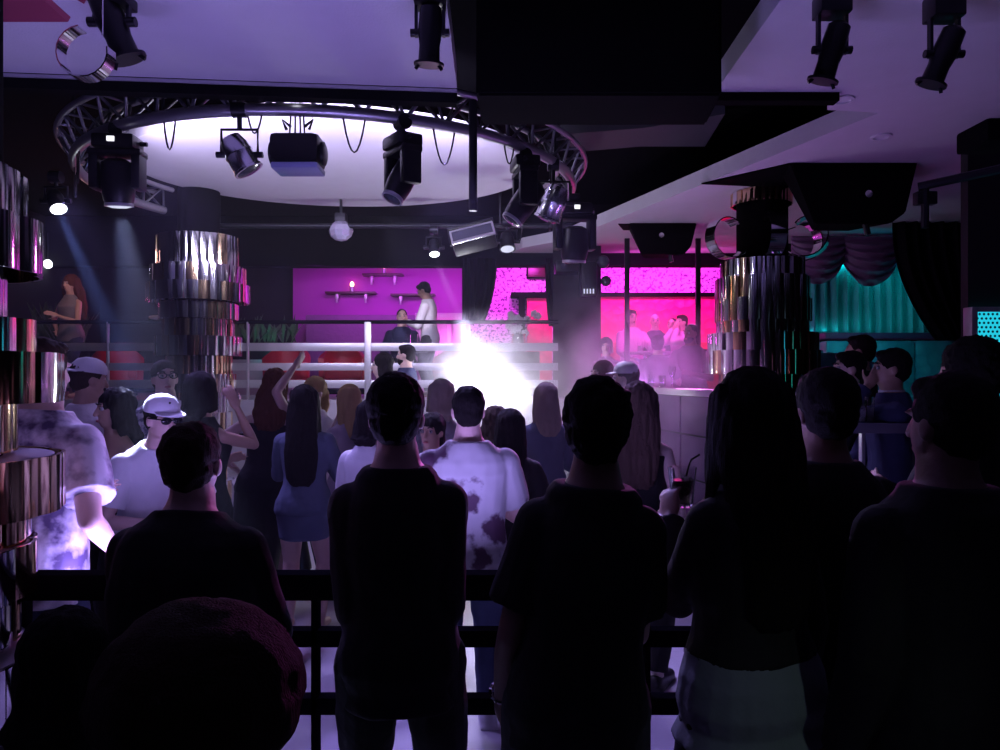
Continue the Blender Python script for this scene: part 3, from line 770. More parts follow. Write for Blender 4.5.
NPEOPLE = []
def person(px, top, d, label, floor=0.0, yaw=0.0, h=None, sex='m', wide=1.0, lean=0.0, roll=0.0, hyaw=0.0, hpitch=0.0, L='down', R='down', pose='stand',
           shirt='black', sleeve='short', hem=.455, loose=.012, bottom='trousers', bcol='charcoal', hair='short', hcol='black', skin='fair',
           extra=(), face=False, curl=.35, vox=None, stride=0.0, stance=.065, hlen=.70, shoes=None, headw=1.0, group=None, hvol=1.0, armw=1.0, collar=None, shs=1.0, under=None, amp=None, fill=None):
    rad = math.radians
    lean, roll, yaw, hyaw, hpitch = map(rad, (lean, roll, yaw, hyaw, hpitch))
    vox = vox or min(.011, max(.007, .0017 * d))
    ph = .53 if pose != 'sit' else .285
    # unit-height joints
    Rt = Matrix.Rotation(roll, 3, 'Y') @ Matrix.Rotation(-lean, 3, 'X')
    piv0 = V((0, 0, .52)); dz = ph - .53
    U = lambda v: piv0 + V((0, 0, dz)) + Rt @ (V(v) - piv0)
    neck = U((0, .004, .865))
    Rh = Matrix.Rotation(roll * .5, 3, 'Y') @ Matrix.Rotation(hyaw, 3, 'Z') @ Matrix.Rotation(-hpitch - lean * .35, 3, 'X')
    HC = lambda v: neck + Rh @ (V(v) - V((0, .004, .865)))
    topz = max(HC((0, 0, 1.0)).z, HC((0, -.03, .99)).z, HC((0, .03, .99)).z)
    hc = HC((0, .005, .935))
    if h is None: h = (Z(top, d) - floor) / topz
    NPEOPLE.append((label[:40], round(h, 2)))
    # place so the head lands at px
    Ry = Matrix.Rotation(yaw, 3, 'Z')
    off = Ry @ (hc * h)
    loc = V((X(px, d) - off.x, d - off.y, floor))
    S = lambda v: V(v) * h
    TU = lambda v: S(U(v))
    tor = TORSO_M if sex == 'm' else TORSO_F
    tor = [(z, hw * (shs if .72 < z < .83 else 1), hd, yo) for z, hw, hd, yo in tor]
    tor = [(z, hw * (wide if z < .83 else 1), hd * (wide if z < .83 else 1), yo) for z, hw, hd, yo in tor]
    bm = bmesh.new()
    loft(bm, tor, TU)
    # head
    q = lambda v: S(HC(v))
    hw = headw
    ell(bm, q((0, -.006, .945)), (.0425 * h * hw, .054 * h, .054 * h), Rh)
    ell(bm, q((0, .012, .915)), (.036 * h * hw, .040 * h, .050 * h), Rh)
    ell(bm, q((0, .026, .885)), (.022 * h, .022 * h, .020 * h), Rh)
    cap_limb(bm, q((0, .051, .938)), .0065 * h, q((0, .062, .915)), .0085 * h, 8)
    ell(bm, q((0, .046, .948)), (.030 * h, .009 * h, .006 * h), Rh)
    ell(bm, q((0, .047, .893)), (.014 * h, .008 * h, .007 * h), Rh)
    for s in (-1, 1): ell(bm, q((s * .043 * hw, -.002, .925)), (.007 * h, .013 * h, .018 * h), Rh)
    cap_limb(bm, TU((0, -.004, .82)), .037 * h * (1 if sex == 'm' else .84), q((0, -.008, .90)), .034 * h * (1 if sex == 'm' else .84), 14)
    shw = .105 if sex == 'm' else .090
    shw *= (wide + 1) / 2 * shs
    arms = []; frames = []
    for s, spec in ((-1, L), (1, R)):
        if isinstance(spec, str):
            tgt, pole = ARM[spec]; cu = curl; nd = None
        else:
            tgt, pole = spec[0], spec[1]; cu = spec[2] if len(spec) > 2 else curl
        sh = U((s * shw, 0, .775))
        tg = V((s * tgt[0], tgt[1], tgt[2] + (dz if tgt[2] < .95 or pose == 'sit' else dz)))
        if lean and not (isinstance(spec, str) and spec in ('rail', 'railwide')): tg = U((s * tgt[0], tgt[1], tgt[2]))
        el, wr = two_bone(sh, tg, .180, .150, (s * pole[0], pole[1], pole[2]))
        sh, el, wr = S(sh), S(el), S(wr)
        a = (.92 if sex == 'm' else .76) * armw
        cap_limb(bm, sh, .032 * h * a, sh.lerp(el, .45), .031 * h * a, 14); cap_limb(bm, sh.lerp(el, .45), .031 * h * a, el, .025 * h * a, 14)
        cap_limb(bm, el, .025 * h * a, el.lerp(wr, .3), .026 * h * a, 14); cap_limb(bm, el.lerp(wr, .3), .026 * h * a, wr, .0165 * h * a, 14)
        cap_limb(bm, TU((s * .05, 0, .795)), .032 * h * a, sh, .032 * h * a, 14)
        dd = (wr - el).normalized()
        inward = V((-s, .35, 0)); nn = inward - dd * inward.dot(dd)
        nn = nn.normalized() if nn.length > .05 else V((0, 1, 0))
        ss = dd.cross(nn).normalized()
        if ss.y < 0 and abs(ss.y) > .2: ss = -ss
        if abs(ss.y) <= .2 and ss.z < 0: ss = -ss
        hand(bm, wr, dd, nn, ss, h, cu, s)
        arms.append((sh, el, wr, a)); frames.append((dd, nn, ss))
    legs = []
    for s in (-1, 1):
        hip = V((s * .055, 0, .50 + dz))
        if pose == 'sit':
            kn = V((s * .075, .235, .285)); an = V((s * .075, .235, .045))
        else:
            an = V((s * stance, stride * s - .01, .045))
            kn, an = two_bone(hip, an, .235, .235, (s * .15, 1, 0))
        hip, kn, an = S(hip), S(kn), S(an)
        cap_limb(bm, hip, .056 * h, hip.lerp(kn, .5), .048 * h, 14); cap_limb(bm, hip.lerp(kn, .5), .048 * h, kn, .034 * h, 14)
        cap_limb(bm, kn, .034 * h, kn.lerp(an, .3), .036 * h, 14); cap_limb(bm, kn.lerp(an, .3), .036 * h, an, .022 * h, 14)
        cap_limb(bm, an + V((0, -.01, -.018)) * h, .022 * h, an + V((s * .012, .085, -.028)) * h, .017 * h, 12)
        legs.append((hip, kn, an))
    body = link('person', remesh(bm, vox), SKIN[skin])
    body.location = loc; body.rotation_euler = (0, 0, yaw)
    tag(body, label, 'person', group)
    near = d < 6.5
    # shirt
    def torso_cut(z0, z1, inf, flare=0.0):
        out = []
        zs = [z0] + [t[0] for t in tor if z0 + .008 < t[0] < z1 - .008] + [z1]
        for z in zs:
            zz = min(max(z, tor[0][0]), tor[-1][0])
            for a, b in zip(tor, tor[1:]):
                if a[0] <= zz <= b[0]:
                    t = (zz - a[0]) / (b[0] - a[0]); e = [a[i] + (b[i] - a[i]) * t for i in range(4)]; break
            k = inf + flare * max(0, (.60 - z) / .15)
            out.append((z, e[1] + k, e[2] + k, e[3]))
        return out
    if shirt:
        bm = bmesh.new()
        inf = loose / h + .004
        secs = torso_cut(hem, .846 if sleeve != 'strap' else .770, inf, .006)
        if sex == 'm' and wide >= 1:   # loose shirts hang straight from the chest
            secs = [(z, max(w_, .090 * wide + inf) if .5 < z < .76 else w_, dd_, yo) for z, w_, dd_, yo in secs]
        loft(bm, secs, TU)
        for (sh, el, wr, a), s in zip(arms, (-1, 1)):
            if sleeve in ('none', 'strap'): continue
            g = loose + .006
            cap_limb(bm, TU((s * .05, 0, .795)), .032 * h * a + g * .6, sh, .032 * h * a + g * .8, 14)
            if sleeve == 'short':
                cyl(bm, sh, sh.lerp(el, .72), .035 * h * a + g, .034 * h * a + g * 1.5, 14)
                ell(bm, sh, (.035 * h * a + g,) * 3)
            else:
                cap_limb(bm, sh, .035 * h * a + g, el, .028 * h * a + g, 14)
                cyl(bm, el, el.lerp(wr, .97), .028 * h * a + g, .019 * h * a + g * .9, 14)
        link({'long': 'top', 'short': 'shirt'}.get(sleeve, 'top'), remesh(bm, vox * 1.15, 3, noise_amp=.006 if near else 0, noise_scale=8), CL[shirt], body)
    if under:
        z0, z1, um = under; bm = bmesh.new()
        loft(bm, [(z, w_, d_, y_) for z, w_, d_, y_ in [(z0, tor[1][1] + .017, tor[1][2] + .018, 0)] + torso_cut(max(z0 + .03, .47), z1, (.021) / h)], TU)
        link('sweater', remesh(bm, vox, 3, noise_amp=.002), CL[um], body)
    if sleeve == 'strap':
        for s in (-1, 1):
            bm = bmesh.new(); tube(bm, [TU((s * .05, .05, .765)), TU((s * .045, .0, .822)), TU((s * .05, -.058, .765))], .006, 6)
            finish('strap', bm, CL[shirt], body)
    if collar:
        bm = bmesh.new(); lathe(bm, [(.042 * h, 0), (.045 * h, .02 * h), (.039 * h, .026 * h), (.036 * h, 0)], c=TU((0, -.004, .832)), axis=Rt @ V((0, 0, 1)), n=20)
        finish('collar', bm, CL[collar], body)
    if bottom in ('trousers', 'jeans', 'shorts'):
        bm = bmesh.new(); g = .011
        loft(bm, torso_cut(.468, .565, g / h), (lambda v: S(V(v) + V((0, 0, dz)))) if pose == 'sit' or lean else TU)
        for hip, kn, an in legs:
            cap_limb(bm, hip, .057 * h + g, hip.lerp(kn, .5), .049 * h + g, 14)
            if bottom == 'shorts': cyl(bm, hip.lerp(kn, .5), hip.lerp(kn, .85), .049 * h + g, .046 * h + g * 1.4, 14)
            else:
                cap_limb(bm, hip.lerp(kn, .5), .049 * h + g, kn, .037 * h + g, 14)
                cyl(bm, kn, kn.lerp(an, .97), .037 * h + g, .029 * h + g, 14)
        link('trousers' if bottom != 'shorts' else 'shorts', remesh(bm, vox * 1.2, 3, noise_amp=.007 if near else 0, noise_scale=9), CL[bcol], body)
    elif bottom and bottom.startswith('skirt'):
        z1 = float(bottom.split(':')[1]); bm = bmesh.new()
        secs = [(z1, .098 * wide, .085, 0), ((z1 + .50) / 2, .104 * wide, .084, 0)] + [(z, a_ * 1.0 + .010, b_ + .010, c_) for z, a_, b_, c_ in torso_cut(.50, .60, 0)]
        loft(bm, secs, TU)
        link('skirt', remesh(bm, vox * 1.2, 3, noise_amp=.005 if near else 0), CL[bcol], body)
    if d < 5.0 and shoes is not False:
        for (hip, kn, an), s in zip(legs, (-1, 1)):
            bm = bmesh.new()
            cap_limb(bm, an + V((0, -.015, -.022)) * h, .026 * h, an + V((s * .012, .09, -.029)) * h, .021 * h, 12)
            box(bm, an + V((-.024, -.045, -.052)) * h, an + V((.030, .11, -.036)) * h, .006)
            link('shoe', remesh(bm, .009, 2), shoes or SHOE, body)
    # hair
    A = hvol
    if hair and hair != 'bald':
        bm = bmesh.new()
        hcz = .012
        if hair in ('short', 'buzz', 'curly', 'tousled', 'thin'):
            g = {'short': .006, 'buzz': .003, 'curly': .016, 'tousled': .011, 'thin': .003}[hair] * A
            ell(bm, q((0, -.014, .952 + g * .4)), ((.0435 * hw + g) * h, (.052 + g) * h, (.047 + g) * h), Rh)
            ell(bm, q((0, -.026, .925)), ((.039 * hw + g * .7) * h, (.038 + g * .6) * h, (.040 + g * .5) * h), Rh)
            if hair in ('short', 'tousled', 'curly'):
                ell(bm, q((0, .020, .982)), (.034 * h, .030 * h, (.016 + g * .5) * h), Rh)
        else:
            g = .010 * A
            ell(bm, q((0, -.012, .952 + g * .3)), ((.0435 + g) * h, (.051 + g) * h, (.047 + g) * h), Rh)
            zb = hlen
            bw = {'long': .062, 'bob': .056, 'wavy': .078, 'pony': .030, 'afro': .07}.get(hair, .06) * A
            if hair == 'afro':
                ell(bm, q((0, -.016, .945)), (.078 * A * h, .076 * A * h, .070 * A * h), Rh)
            else:
                if hair != 'pony':
                    secs = [(.965, .045 * A, .030, -.026), (.93, .053 * A, .036, -.028), (.88, bw * .92, .036, -.034), ((.88 + zb) / 2, bw, .032, -.056), (zb + .03, bw * .86, .026, -.060), (zb, bw * .55, .014, -.058)]
                else:
                    secs = [(.965, .02, .018, -.050), (.93, bw, .026, -.066), ((.9 + zb) / 2, bw * .9, .022, -.074), (zb, .010, .010, -.070)]
                TT = lambda v: S(HC(v)) if v[2] > .87 else S(U(v)) + (S(HC((0, 0, .87))) - S(U((0, 0, .87))))
                loft(bm, secs, TT, 18)
                if hair in ('long', 'wavy', 'bob'):
                    for s in (-1, 1):
                        e = max(zb + .04, .775)
                        loft(bm, [(.990, .002, .004, -.010), (.97, .008, .020, -.004), (.93, .011, .030, 0), (.87, .011, .026, -.004), (e, .003, .006, -.012)], lambda v: S(HC((v[0] + s * (.046 * A + max(0, .92 - v[2]) * .12), v[1] - .004, v[2]))), 10)
        amp = amp if amp is not None else {'short': .004, 'buzz': .0015, 'thin': .0015, 'curly': .010, 'tousled': .009, 'afro': .014, 'wavy': .012}.get(hair, .006)
        st = (45, 7) if hair in ('long', 'wavy', 'bob', 'pony') else None
        link('hair', remesh(bm, max(.006, vox * .9), 3, noise_amp=amp, noise_scale=26 if hair != 'short' else 40, strand=st), HAIR[hcol], body)
    if face:
        for s in (-1, 1):
            bm = bmesh.new(); ell(bm, q((s * .0185, .0445, .936)), (.0075 * h,) * 3, nu=10, nv=8); e = finish('eye', bm, EYE, body)
            bm = bmesh.new(); ell(bm, q((s * .0185, .0505, .936)), (.0032 * h, .0025 * h, .0035 * h), nu=8, nv=6); finish('iris', bm, BROW, e)
            bm = bmesh.new(); tube(bm, [q((s * .009, .055, .950)), q((s * .019, .054, .954)), q((s * .029, .047, .950))], .0026 * h, 6); finish('eyebrow', bm, BROW, body)
        bm = bmesh.new(); ell(bm, q((0, .054, .893)), (.012 * h, .005 * h, .0052 * h), Rh, 10, 8); finish('lips', bm, LIP, body)
    for ex in extra:
        if ex == 'beard':
            bm = bmesh.new(); ell(bm, q((0, .022, .887)), (.037 * h, .036 * h, .031 * h), Rh)
            link('beard', remesh(bm, .009, 2, noise_amp=.004, noise_scale=50), HAIR['black' if hcol == 'black' else hcol], body)
        elif ex in ('glasses', 'sunglasses'):
            bm = bmesh.new()
            for s in (-1, 1):
                if ex == 'sunglasses': ell(bm, q((s * .02, .060, .936)), (.018 * h, .005 * h, .013 * h), Rh, 12, 8)
                else: tube(bm, [q((s * .02 + .015 * math.cos(t), .062, .936 + .011 * math.sin(t))) for t in [2 * PI * k / 10 for k in range(10)]], .0022 * h, 5, closed=True)
                cyl(bm, q((s * .036, .056, .94)), q((s * .047, .0, .936)), .0025 * h, n=6)
            cyl(bm, q((-.006, .063, .938)), q((.006, .063, .938)), .003 * h, n=6)
            finish('spectacles' if ex == 'glasses' else 'sunglasses', bm, SUNG, body)
        elif ex.startswith('cap'):
            m_ = CL[ex.split(':')[1]]; back = ex.startswith('capback')
            bm = bmesh.new(); rs = []
            for r_, z_ in ((.052, .955), (.053, .965), (.049, .985), (.036, 1.003), (.015, 1.012), (.002, 1.013)):
                rs.append([bm.verts.new(q((r_ * math.cos(2 * PI * k / 20), -.006 + r_ * 1.18 * math.sin(2 * PI * k / 20), z_))) for k in range(20)])
            skin_rings(bm, rs); c = finish('cap', bm, m_, body)
            bm = bmesh.new(); sg = -1 if back else 1
            a = []; b = []
            for k in range(9):
                t = PI * (.16 + .68 * k / 8)
                a.append((.050 * math.cos(t), sg * .054 * math.sin(t) - .006, .960)); b.append((.055 * math.cos(t), sg * (.054 * math.sin(t) + .045 * math.sin(t) ** .5) - .006, .952))
            for zz in (0,):
                va = [bm.verts.new(q(v)) for v in a]; vb = [bm.verts.new(q(v)) for v in b]
                va2 = [bm.verts.new(q((v[0], v[1], v[2] + .004))) for v in a]; vb2 = [bm.verts.new(q((v[0], v[1], v[2] + .004))) for v in b]
                for k in range(8):
                    bm.faces.new((va[k], va[k + 1], vb[k + 1], vb[k])); bm.faces.new((va2[k + 1], va2[k], vb2[k], vb2[k + 1])); bm.faces.new((vb[k], vb[k + 1], vb2[k + 1], vb2[k]))
                bm.faces.new((va[0], vb[0], vb2[0], va2[0])); bm.faces.new((va[8], va2[8], vb2[8], vb[8]))
            finish('visor', bm, m_, c)
        elif ex.startswith('sweater_hem'):
            pass
    W = lambda v: loc + Ry @ V(v)
    return dict(frames=[tuple(Ry @ p for p in f) for f in frames], o=body, h=h, arms=[tuple(W(p) for p in a[:3]) for a in arms], W=W, U=TU, Q=q)
# ================================================================== WHO STANDS WHERE
# foreground row, backs to us, at the rail
p1 = person(397, 378, 2.38, 'man in a dark jacket seen from behind, directly before the one in the floral T-shirt', wide=.96, shs=.80, shirt='black', sleeve='long', loose=.014, hem=.43, hcol='black', hvol=1.5,
            L=((.045, .13, .54), (.22, -1, -.3)), R=((.045, .13, .54), (.22, -1, -.3)), roll=-1, bottom='jeans', bcol='black', stance=.07, shoes=None, skin='fair')
p2 = person(597, 385, 2.08, 'broad man in a dark T-shirt seen from behind, resting one hand on the rail', wide=.95, shs=.74, armw=.95, shirt='jet', sleeve='short', loose=.018, hem=.44, hair='curly', hvol=.75, hcol='black',
            L=((.115, .08, .48), (.3, -1, 0)), R=((.085, .20, .575), (.15, -.9, -.5)), bottom='jeans', bcol='charcoal', skin='brown', hyaw=-8, roll=5)
p3 = person(194, 425, 2.25, 'heavy man with cropped greying hair leaning on the rail, seen from behind', wide=1.22, shs=.84, lean=12, hpitch=-2, shirt='jet', sleeve='long', loose=.014, hair='short', hcol='brown', skin='fair', amp=.006,
            L=((.09, .24, .60), (.5, -.6, -.6)), R=((.09, .24, .60), (.5, -.6, -.6)), bottom='jeans', bcol='charcoal', headw=1.06)
p4 = person(748, 375, 2.12, 'woman with long dark hair holding a drink up, dark jacket over a grey top', sex='f', wide=1.10, shs=.90, shirt='black', sleeve='long', loose=.014, hem=.570, under=(.44, .578, 'teal'), hair='long', hvol=1.22, hlen=.62, hcol='black', skin='brown',
            L=((.0, .185, .745), (.3, -.3, -1), 1.0), R='down', bottom='trousers', bcol='black', yaw=28, hyaw=-20)
p5 = person(822, 373, 2.42, 'dark-haired man standing behind the long-haired woman, facing the dance floor', wide=1.05, shirt='jet', sleeve='long', hair='short', hvol=1.5, hcol='black', L='down', R='down', yaw=6, bcol='charcoal', skin='brown', shs=.9)
p6 = person(944, 377, 1.95, 'man in black close by at the right edge, cheek turned toward the crowd', wide=1.08, shirt='jet', sleeve='long', loose=.02, hair='short', hvol=1.2, hcol='black', yaw=8, hyaw=12, L='down', R='down', bcol='black', skin='brown', shs=.9)
p7 = person(966, 345, 3.3, 'tall man with thick dark hair near the lit teal grille, looking aside', wide=1.05, shirt='jet', sleeve='long', hair='tousled', hvol=1.5, hcol='black', yaw=35, hyaw=25, L='front', R='down', bcol='black', skin='tan')
p8 = person(209, 622, 0.98, 'person with a big round mop of frizzy hair, cut off by the bottom edge', sex='f', shirt='black', sleeve='long', hair='afro', hvol=1.15, hcol='brown', bcol='black', skin='fair', shoes=False, vox=.006, amp=.005)
p9 = person(72, 612, 1.75, 'person sitting low by the banded column, dark hair, face turned away', sex='f', pose='sit', shirt='black', sleeve='long', hair='bob', hcol='black', hlen=.82, yaw=-10, L='lap', R='lap', bcol='black', skin='fair')

wr_, dd_ = p2['arms'][0][2], p2['frames'][0][0]
bm = bmesh.new(); u_, v_, w_ = frame_of(dd_)
tube(bm, [wr_ - dd_ * .02 + u_ * (.036 * math.cos(2 * PI * k / 16)) + v_ * (.036 * math.sin(2 * PI * k / 16)) for k in range(16)], .006, 6, closed=True)
o_ = finish('bracelet', bm, M['mirror'], p2['o'], label='bright metal bracelet'); o_.matrix_parent_inverse = (Matrix.Translation(p2['o'].location) @ p2['o'].rotation_euler.to_matrix().to_4x4()).inverted()
# people on the dance floor
f1 = person(468, 387, 3.80, 'man in a white T-shirt printed with dark flowers, seen from behind on the dance floor', wide=1.02, shirt='floral', sleeve='short', loose=.02, hem=.44, hair='short', hcol='black', hvol=.9,
            L='front', R='front', bottom='jeans', bcol='jeans', skin='fair', shoes=SHOE_W, stance=.06, stride=.05, yaw=6)
f2 = person(305, 387, 5.3, 'woman with very long black hair in a blue denim dress', sex='f', wide=1.04, shirt='denim', sleeve='long', hem=.48, hair='long', hlen=.60, hvol=1.12, hcol='black', bottom='skirt:0.38', bcol='denim', L='phone', R='front', skin='fair', shoes=SHOE)
f3 = person(276, 371, 5.9, 'dancing woman in a black dress, one arm thrown up, a hand on her hip', sex='f', shirt='black', sleeve='strap', hem=.48, hair='wavy', hlen=.74, hvol=.9, hcol='red', bottom='skirt:0.16', bcol='black', lean=6, roll=6,
            L=((.115, .0, .57), (1, -.3, .2)), R=((.07, -.03, 1.02), (-.7, -1, -.2), .1), skin='fair', yaw=10, hpitch=8, hyaw=-20)
f3b = person(313, 378, 6.5, 'fair person half hidden behind the long black hair of the denim dress', sex='f', shirt='white', sleeve='short', hair='pony', hlen=.82, hcol='blond', yaw=150, skin='pale', face=True, L='front', R='front', bcol='black')
f4 = person(347, 386, 6.1, 'blond woman in a lilac grey top turned side-on', sex='f', shirt='lilac', sleeve='short', hair='long', hlen=.74, hcol='blond', hvol=1.0, yaw=55, L='front', R='chin', bottom='jeans', bcol='black', skin='pale', face=True)
f5 = person(386, 392, 5.8, 'dark-haired woman just behind the shoulder of the man in the dark jacket', sex='f', shirt='black', sleeve='long', hair='long', hlen=.76, hcol='black', yaw=20, L='front', R='front', skin='fair')
f6 = person(372, 402, 4.6, 'person in a white top almost hidden by the man in the dark jacket', sex='f', shirt='white', sleeve='long', loose=.02, hair='long', hlen=.84, hcol='black', yaw=-15, L='front', R='front', bcol='jeans', skin='fair')
f7 = person(381, 354, 8.2, 'woman with dark hair whose face is lit white by the flash', sex='f', shirt='black', sleeve='short', hair='long', hlen=.76, hcol='black', yaw=95, face=True, floor=.2, skin='pale', L='front', R='down')
f8 = person(405, 345, 8.9, 'bearded man in navy on the step before the platform', shirt='navy', sleeve='short', hair='short', hcol='black', yaw=80, face=True, extra=('beard',), floor=.42, skin='fair', L='front', R='down')
f9 = person(441, 381, 5.6, 'woman with an ash blond bob and a grey top, before the bright smoke', sex='f', shirt='grey', sleeve='short', hair='bob', hlen=.83, hcol='ash', hvol=1.05, yaw=10, L='front', R='front', skin='pale', bcol='black')
f10 = person(431, 415, 4.7, 'shorter person facing this way, face showing over the jacket shoulder', sex='f', shirt='white', sleeve='short', hair='pony', hlen=.86, hcol='black', yaw=160, face=True, skin='tan', L='front', R='front', bcol='black')
f11 = person(511, 411, 4.6, 'dark-haired woman in black beside the floral T-shirt', sex='f', shirt='black', sleeve='long', hair='long', hlen=.70, hcol='black', hvol=1.05, yaw=-15, L='front', R='front', skin='fair', bcol='black')
f12 = person(497, 408, 5.2, 'brown-haired person mostly hidden between floral T-shirt and woman in black', sex='f', shirt='grey', sleeve='short', hair='wavy', hlen=.80, hcol='brown', yaw=-30, L='front', R='front', skin='fair', bcol='black')
f13 = person(545, 384, 6.0, 'woman in a blue-grey top wrapped in bright smoke', sex='f', shirt='denim', sleeve='long', hair='long', hlen=.76, hcol='ash', yaw=15, L='front', R='front', skin='pale', bcol='jeans')
f14 = person(640, 385, 4.4, 'woman with long loose curls and a bare arm, beside the broad T-shirt man', sex='f', wide=1.02, shirt='black', sleeve='strap', hair='wavy', hlen=.66, hvol=1.15, hcol='chestnut', yaw=-30, L='front', R=((.14, .05, .47), (.5, -1, 0)), skin='pale', bcol='black')
f15 = person(624, 364, 6.6, 'person in a white cap lit from the side, above the long curls', shirt='pink', sleeve='short', hair='short', hcol='black', yaw=70, extra=('cap:white',), floor=.05, skin='pale', face=True, L='front', R='front')
f16 = person(601, 362, 7.4, 'fair-armed person in the smoke next to the white cap', sex='f', shirt='pink', sleeve='none', hair='long', hlen=.80, hcol='brown', yaw=120, floor=.05, skin='pale', face=True, L='front', R='down')

# dancers by the near columns
g1 = person(46, 340, 3.2, 'man in a tie-dye T-shirt, head hidden behind the near mirrored bands', wide=1.1, shirt='tiedye', sleeve='short', loose=.022, hem=.44, hair='short', hcol='brown', lean=6, yaw=-14, L='front', R=((.15, .07, .55), (.6, -1, 0)), skin='fair', bcol='jeans', bottom='jeans')
g2 = person(14, 394, 3.75, 'man in a white headband under the near mirrored bands, face in shadow', shirt='navy', sleeve='short', hair='short', hcol='black', yaw=170, face=True, extra=('capback:white',), skin='tan', L='front', R='down')
g3 = person(91, 361, 5.2, 'person in a backward white cap and pale shirt, head turned away', shirt='cream', sleeve='short', hair='short', hcol='brown', yaw=-25, hpitch=8, hyaw=-20, extra=('capback:white',), skin='tan', L='front', R='front', bcol='black')
g4 = person(113, 390, 4.5, 'woman with dark curls and bare shoulders in a black top', sex='f', wide=1.08, shirt='black', sleeve='strap', hair='wavy', hlen=.80, hvol=.95, hcol='black', yaw=140, hyaw=-10, face=True, skin='tan', L='front', R='hip', bcol='black')
g5 = person(165, 361, 5.6, 'man with glasses and open mouth in a speckled shirt', wide=1.06, shirt='speckle', sleeve='short', hair='short', hcol='brown', yaw=205, hyaw=10, hpitch=-6, face=True, extra=('glasses',), skin='fair', L='down', R='front')
g6 = person(163, 402, 4.15, 'bent person in a white cap and dark sunglasses, blazing in the spotlight', sex='m', h=1.72, lean=22, shirt='white', sleeve='short', hair='short', hcol='black', yaw=222, hyaw=12, face=True, extra=('cap:white', 'sunglasses'), skin='fair', L='front', R='front', bcol='jeans', bottom='jeans')
g7 = person(203, 374, 4.9, 'dark-haired person reaching a hand to the mirrored column', sex='f', shirt='black', sleeve='none', hair='bob', hlen=.82, hcol='black', yaw=-20, R=((.05, .13, .87), (.3, .2, -1)), L='front', skin='tan', bcol='black')
g8 = person(70, 276, 11.6, 'woman with huge red hair up on the platform beside the near column', sex='f', floor=1.45, shirt='grey', sleeve='none', hair='wavy', hlen=.62, hvol=1.5, hcol='red', yaw=160, face=True, skin='fair', L='front', R='hip', bcol='jeans', bottom='jeans')

# up on the platform
u1 = person(423, 283, 12.2, 'man in a white sweater standing on the platform, looking down', floor=1.45, wide=.98, shirt='white', sleeve='long', hair='short', hcol='black', yaw=80, hpitch=26, lean=4, face=True, L='front', R='front', bcol='black', skin='tan')
u2 = person(402, 309, 12.6, 'man in dark clothes sitting at the drinks in front of the purple wall', floor=1.45, pose='sit', shirt='navy', sleeve='long', hair='buzz', hcol='black', yaw=190, face=True, L='front', R='table', bcol='black', skin='fair')
u3 = person(632, 310, 12.7, 'man in a pale shirt sitting against the red tufted wall, by the black post', floor=1.45, pose='sit', shirt='pink', sleeve='long', hair='short', hcol='brown', yaw=195, face=True, L='table', R='table', bcol='black', skin='fair')
u4 = person(655, 314, 13.1, 'bald man sitting second from the black post at the red wall', floor=1.45, pose='sit', shirt='charcoal', sleeve='long', hair='bald', yaw=175, face=True, L='table', R='table', bcol='black', skin='fair')
u5 = person(672, 318, 12.8, 'person in a flecked dark shirt leaning toward the man with a hand at his chin', floor=1.45, pose='sit', shirt='flecked', sleeve='long', hair='buzz', hcol='brown', yaw=150, face=True, L='table', R='front', bcol='black', skin='fair')
u6 = person(681, 315, 12.4, 'man in a pale shirt with his hand at his chin at the red wall', floor=1.45, pose='sit', shirt='pink', sleeve='long', hair='short', hcol='brown', yaw=125, face=True, L='chin', R='chin', bcol='black', skin='fair')
u7 = person(690, 324, 9.9, 'dark-skinned man in a grey T-shirt leaning on the parapet', floor=1.1, pose='sit', shirt='darkgrey', sleeve='short', hair='buzz', hcol='black', yaw=150, hyaw=-20, lean=8, face=True, extra=('beard',), skin='dark', L='front', R='table', bcol='black')
u8 = person(658, 336, 9.6, 'person with a black quiff behind the parapet, seen from behind', floor=1.1, pose='sit', shirt='darkgrey', sleeve='short', hair='tousled', hcol='black', yaw=-20, skin='fair', L='table', R='table')
u9 = person(606, 338, 9.8, 'person in a spotted dark dress sitting in the smoke behind the parapet', sex='f', floor=1.1, pose='sit', shirt='flecked', sleeve='short', hair='bob', hlen=.86, hcol='black', yaw=170, face=True, skin='fair', L='table', R='lap')
# the right-hand booth
r1 = person(889, 350, 4.5, 'man in a navy shirt with pale collar, hand at his mouth, in the teal booth', floor=.7, pose='sit', shirt='navy', sleeve='long', hair='short', hcol='black', hvol=1.2, yaw=75, face=True, collar='white', L='chin', R='lap', bcol='black', skin='tan')
r2 = person(847, 352, 5.0, 'man with dark hair beside the one in navy, face in profile', floor=.7, pose='sit', shirt='charcoal', sleeve='long', hair='short', hcol='black', yaw=85, face=True, L='lap', R='lap', bcol='black', skin='fair')
r3 = person(858, 336, 6.3, 'dark-haired person farthest into the teal booth', floor=.7, pose='sit', shirt='black', sleeve='long', hair='short', hcol='black', yaw=60, L='lap', R='lap', bcol='black', skin='tan')
for n in NPEOPLE: print('H', n)
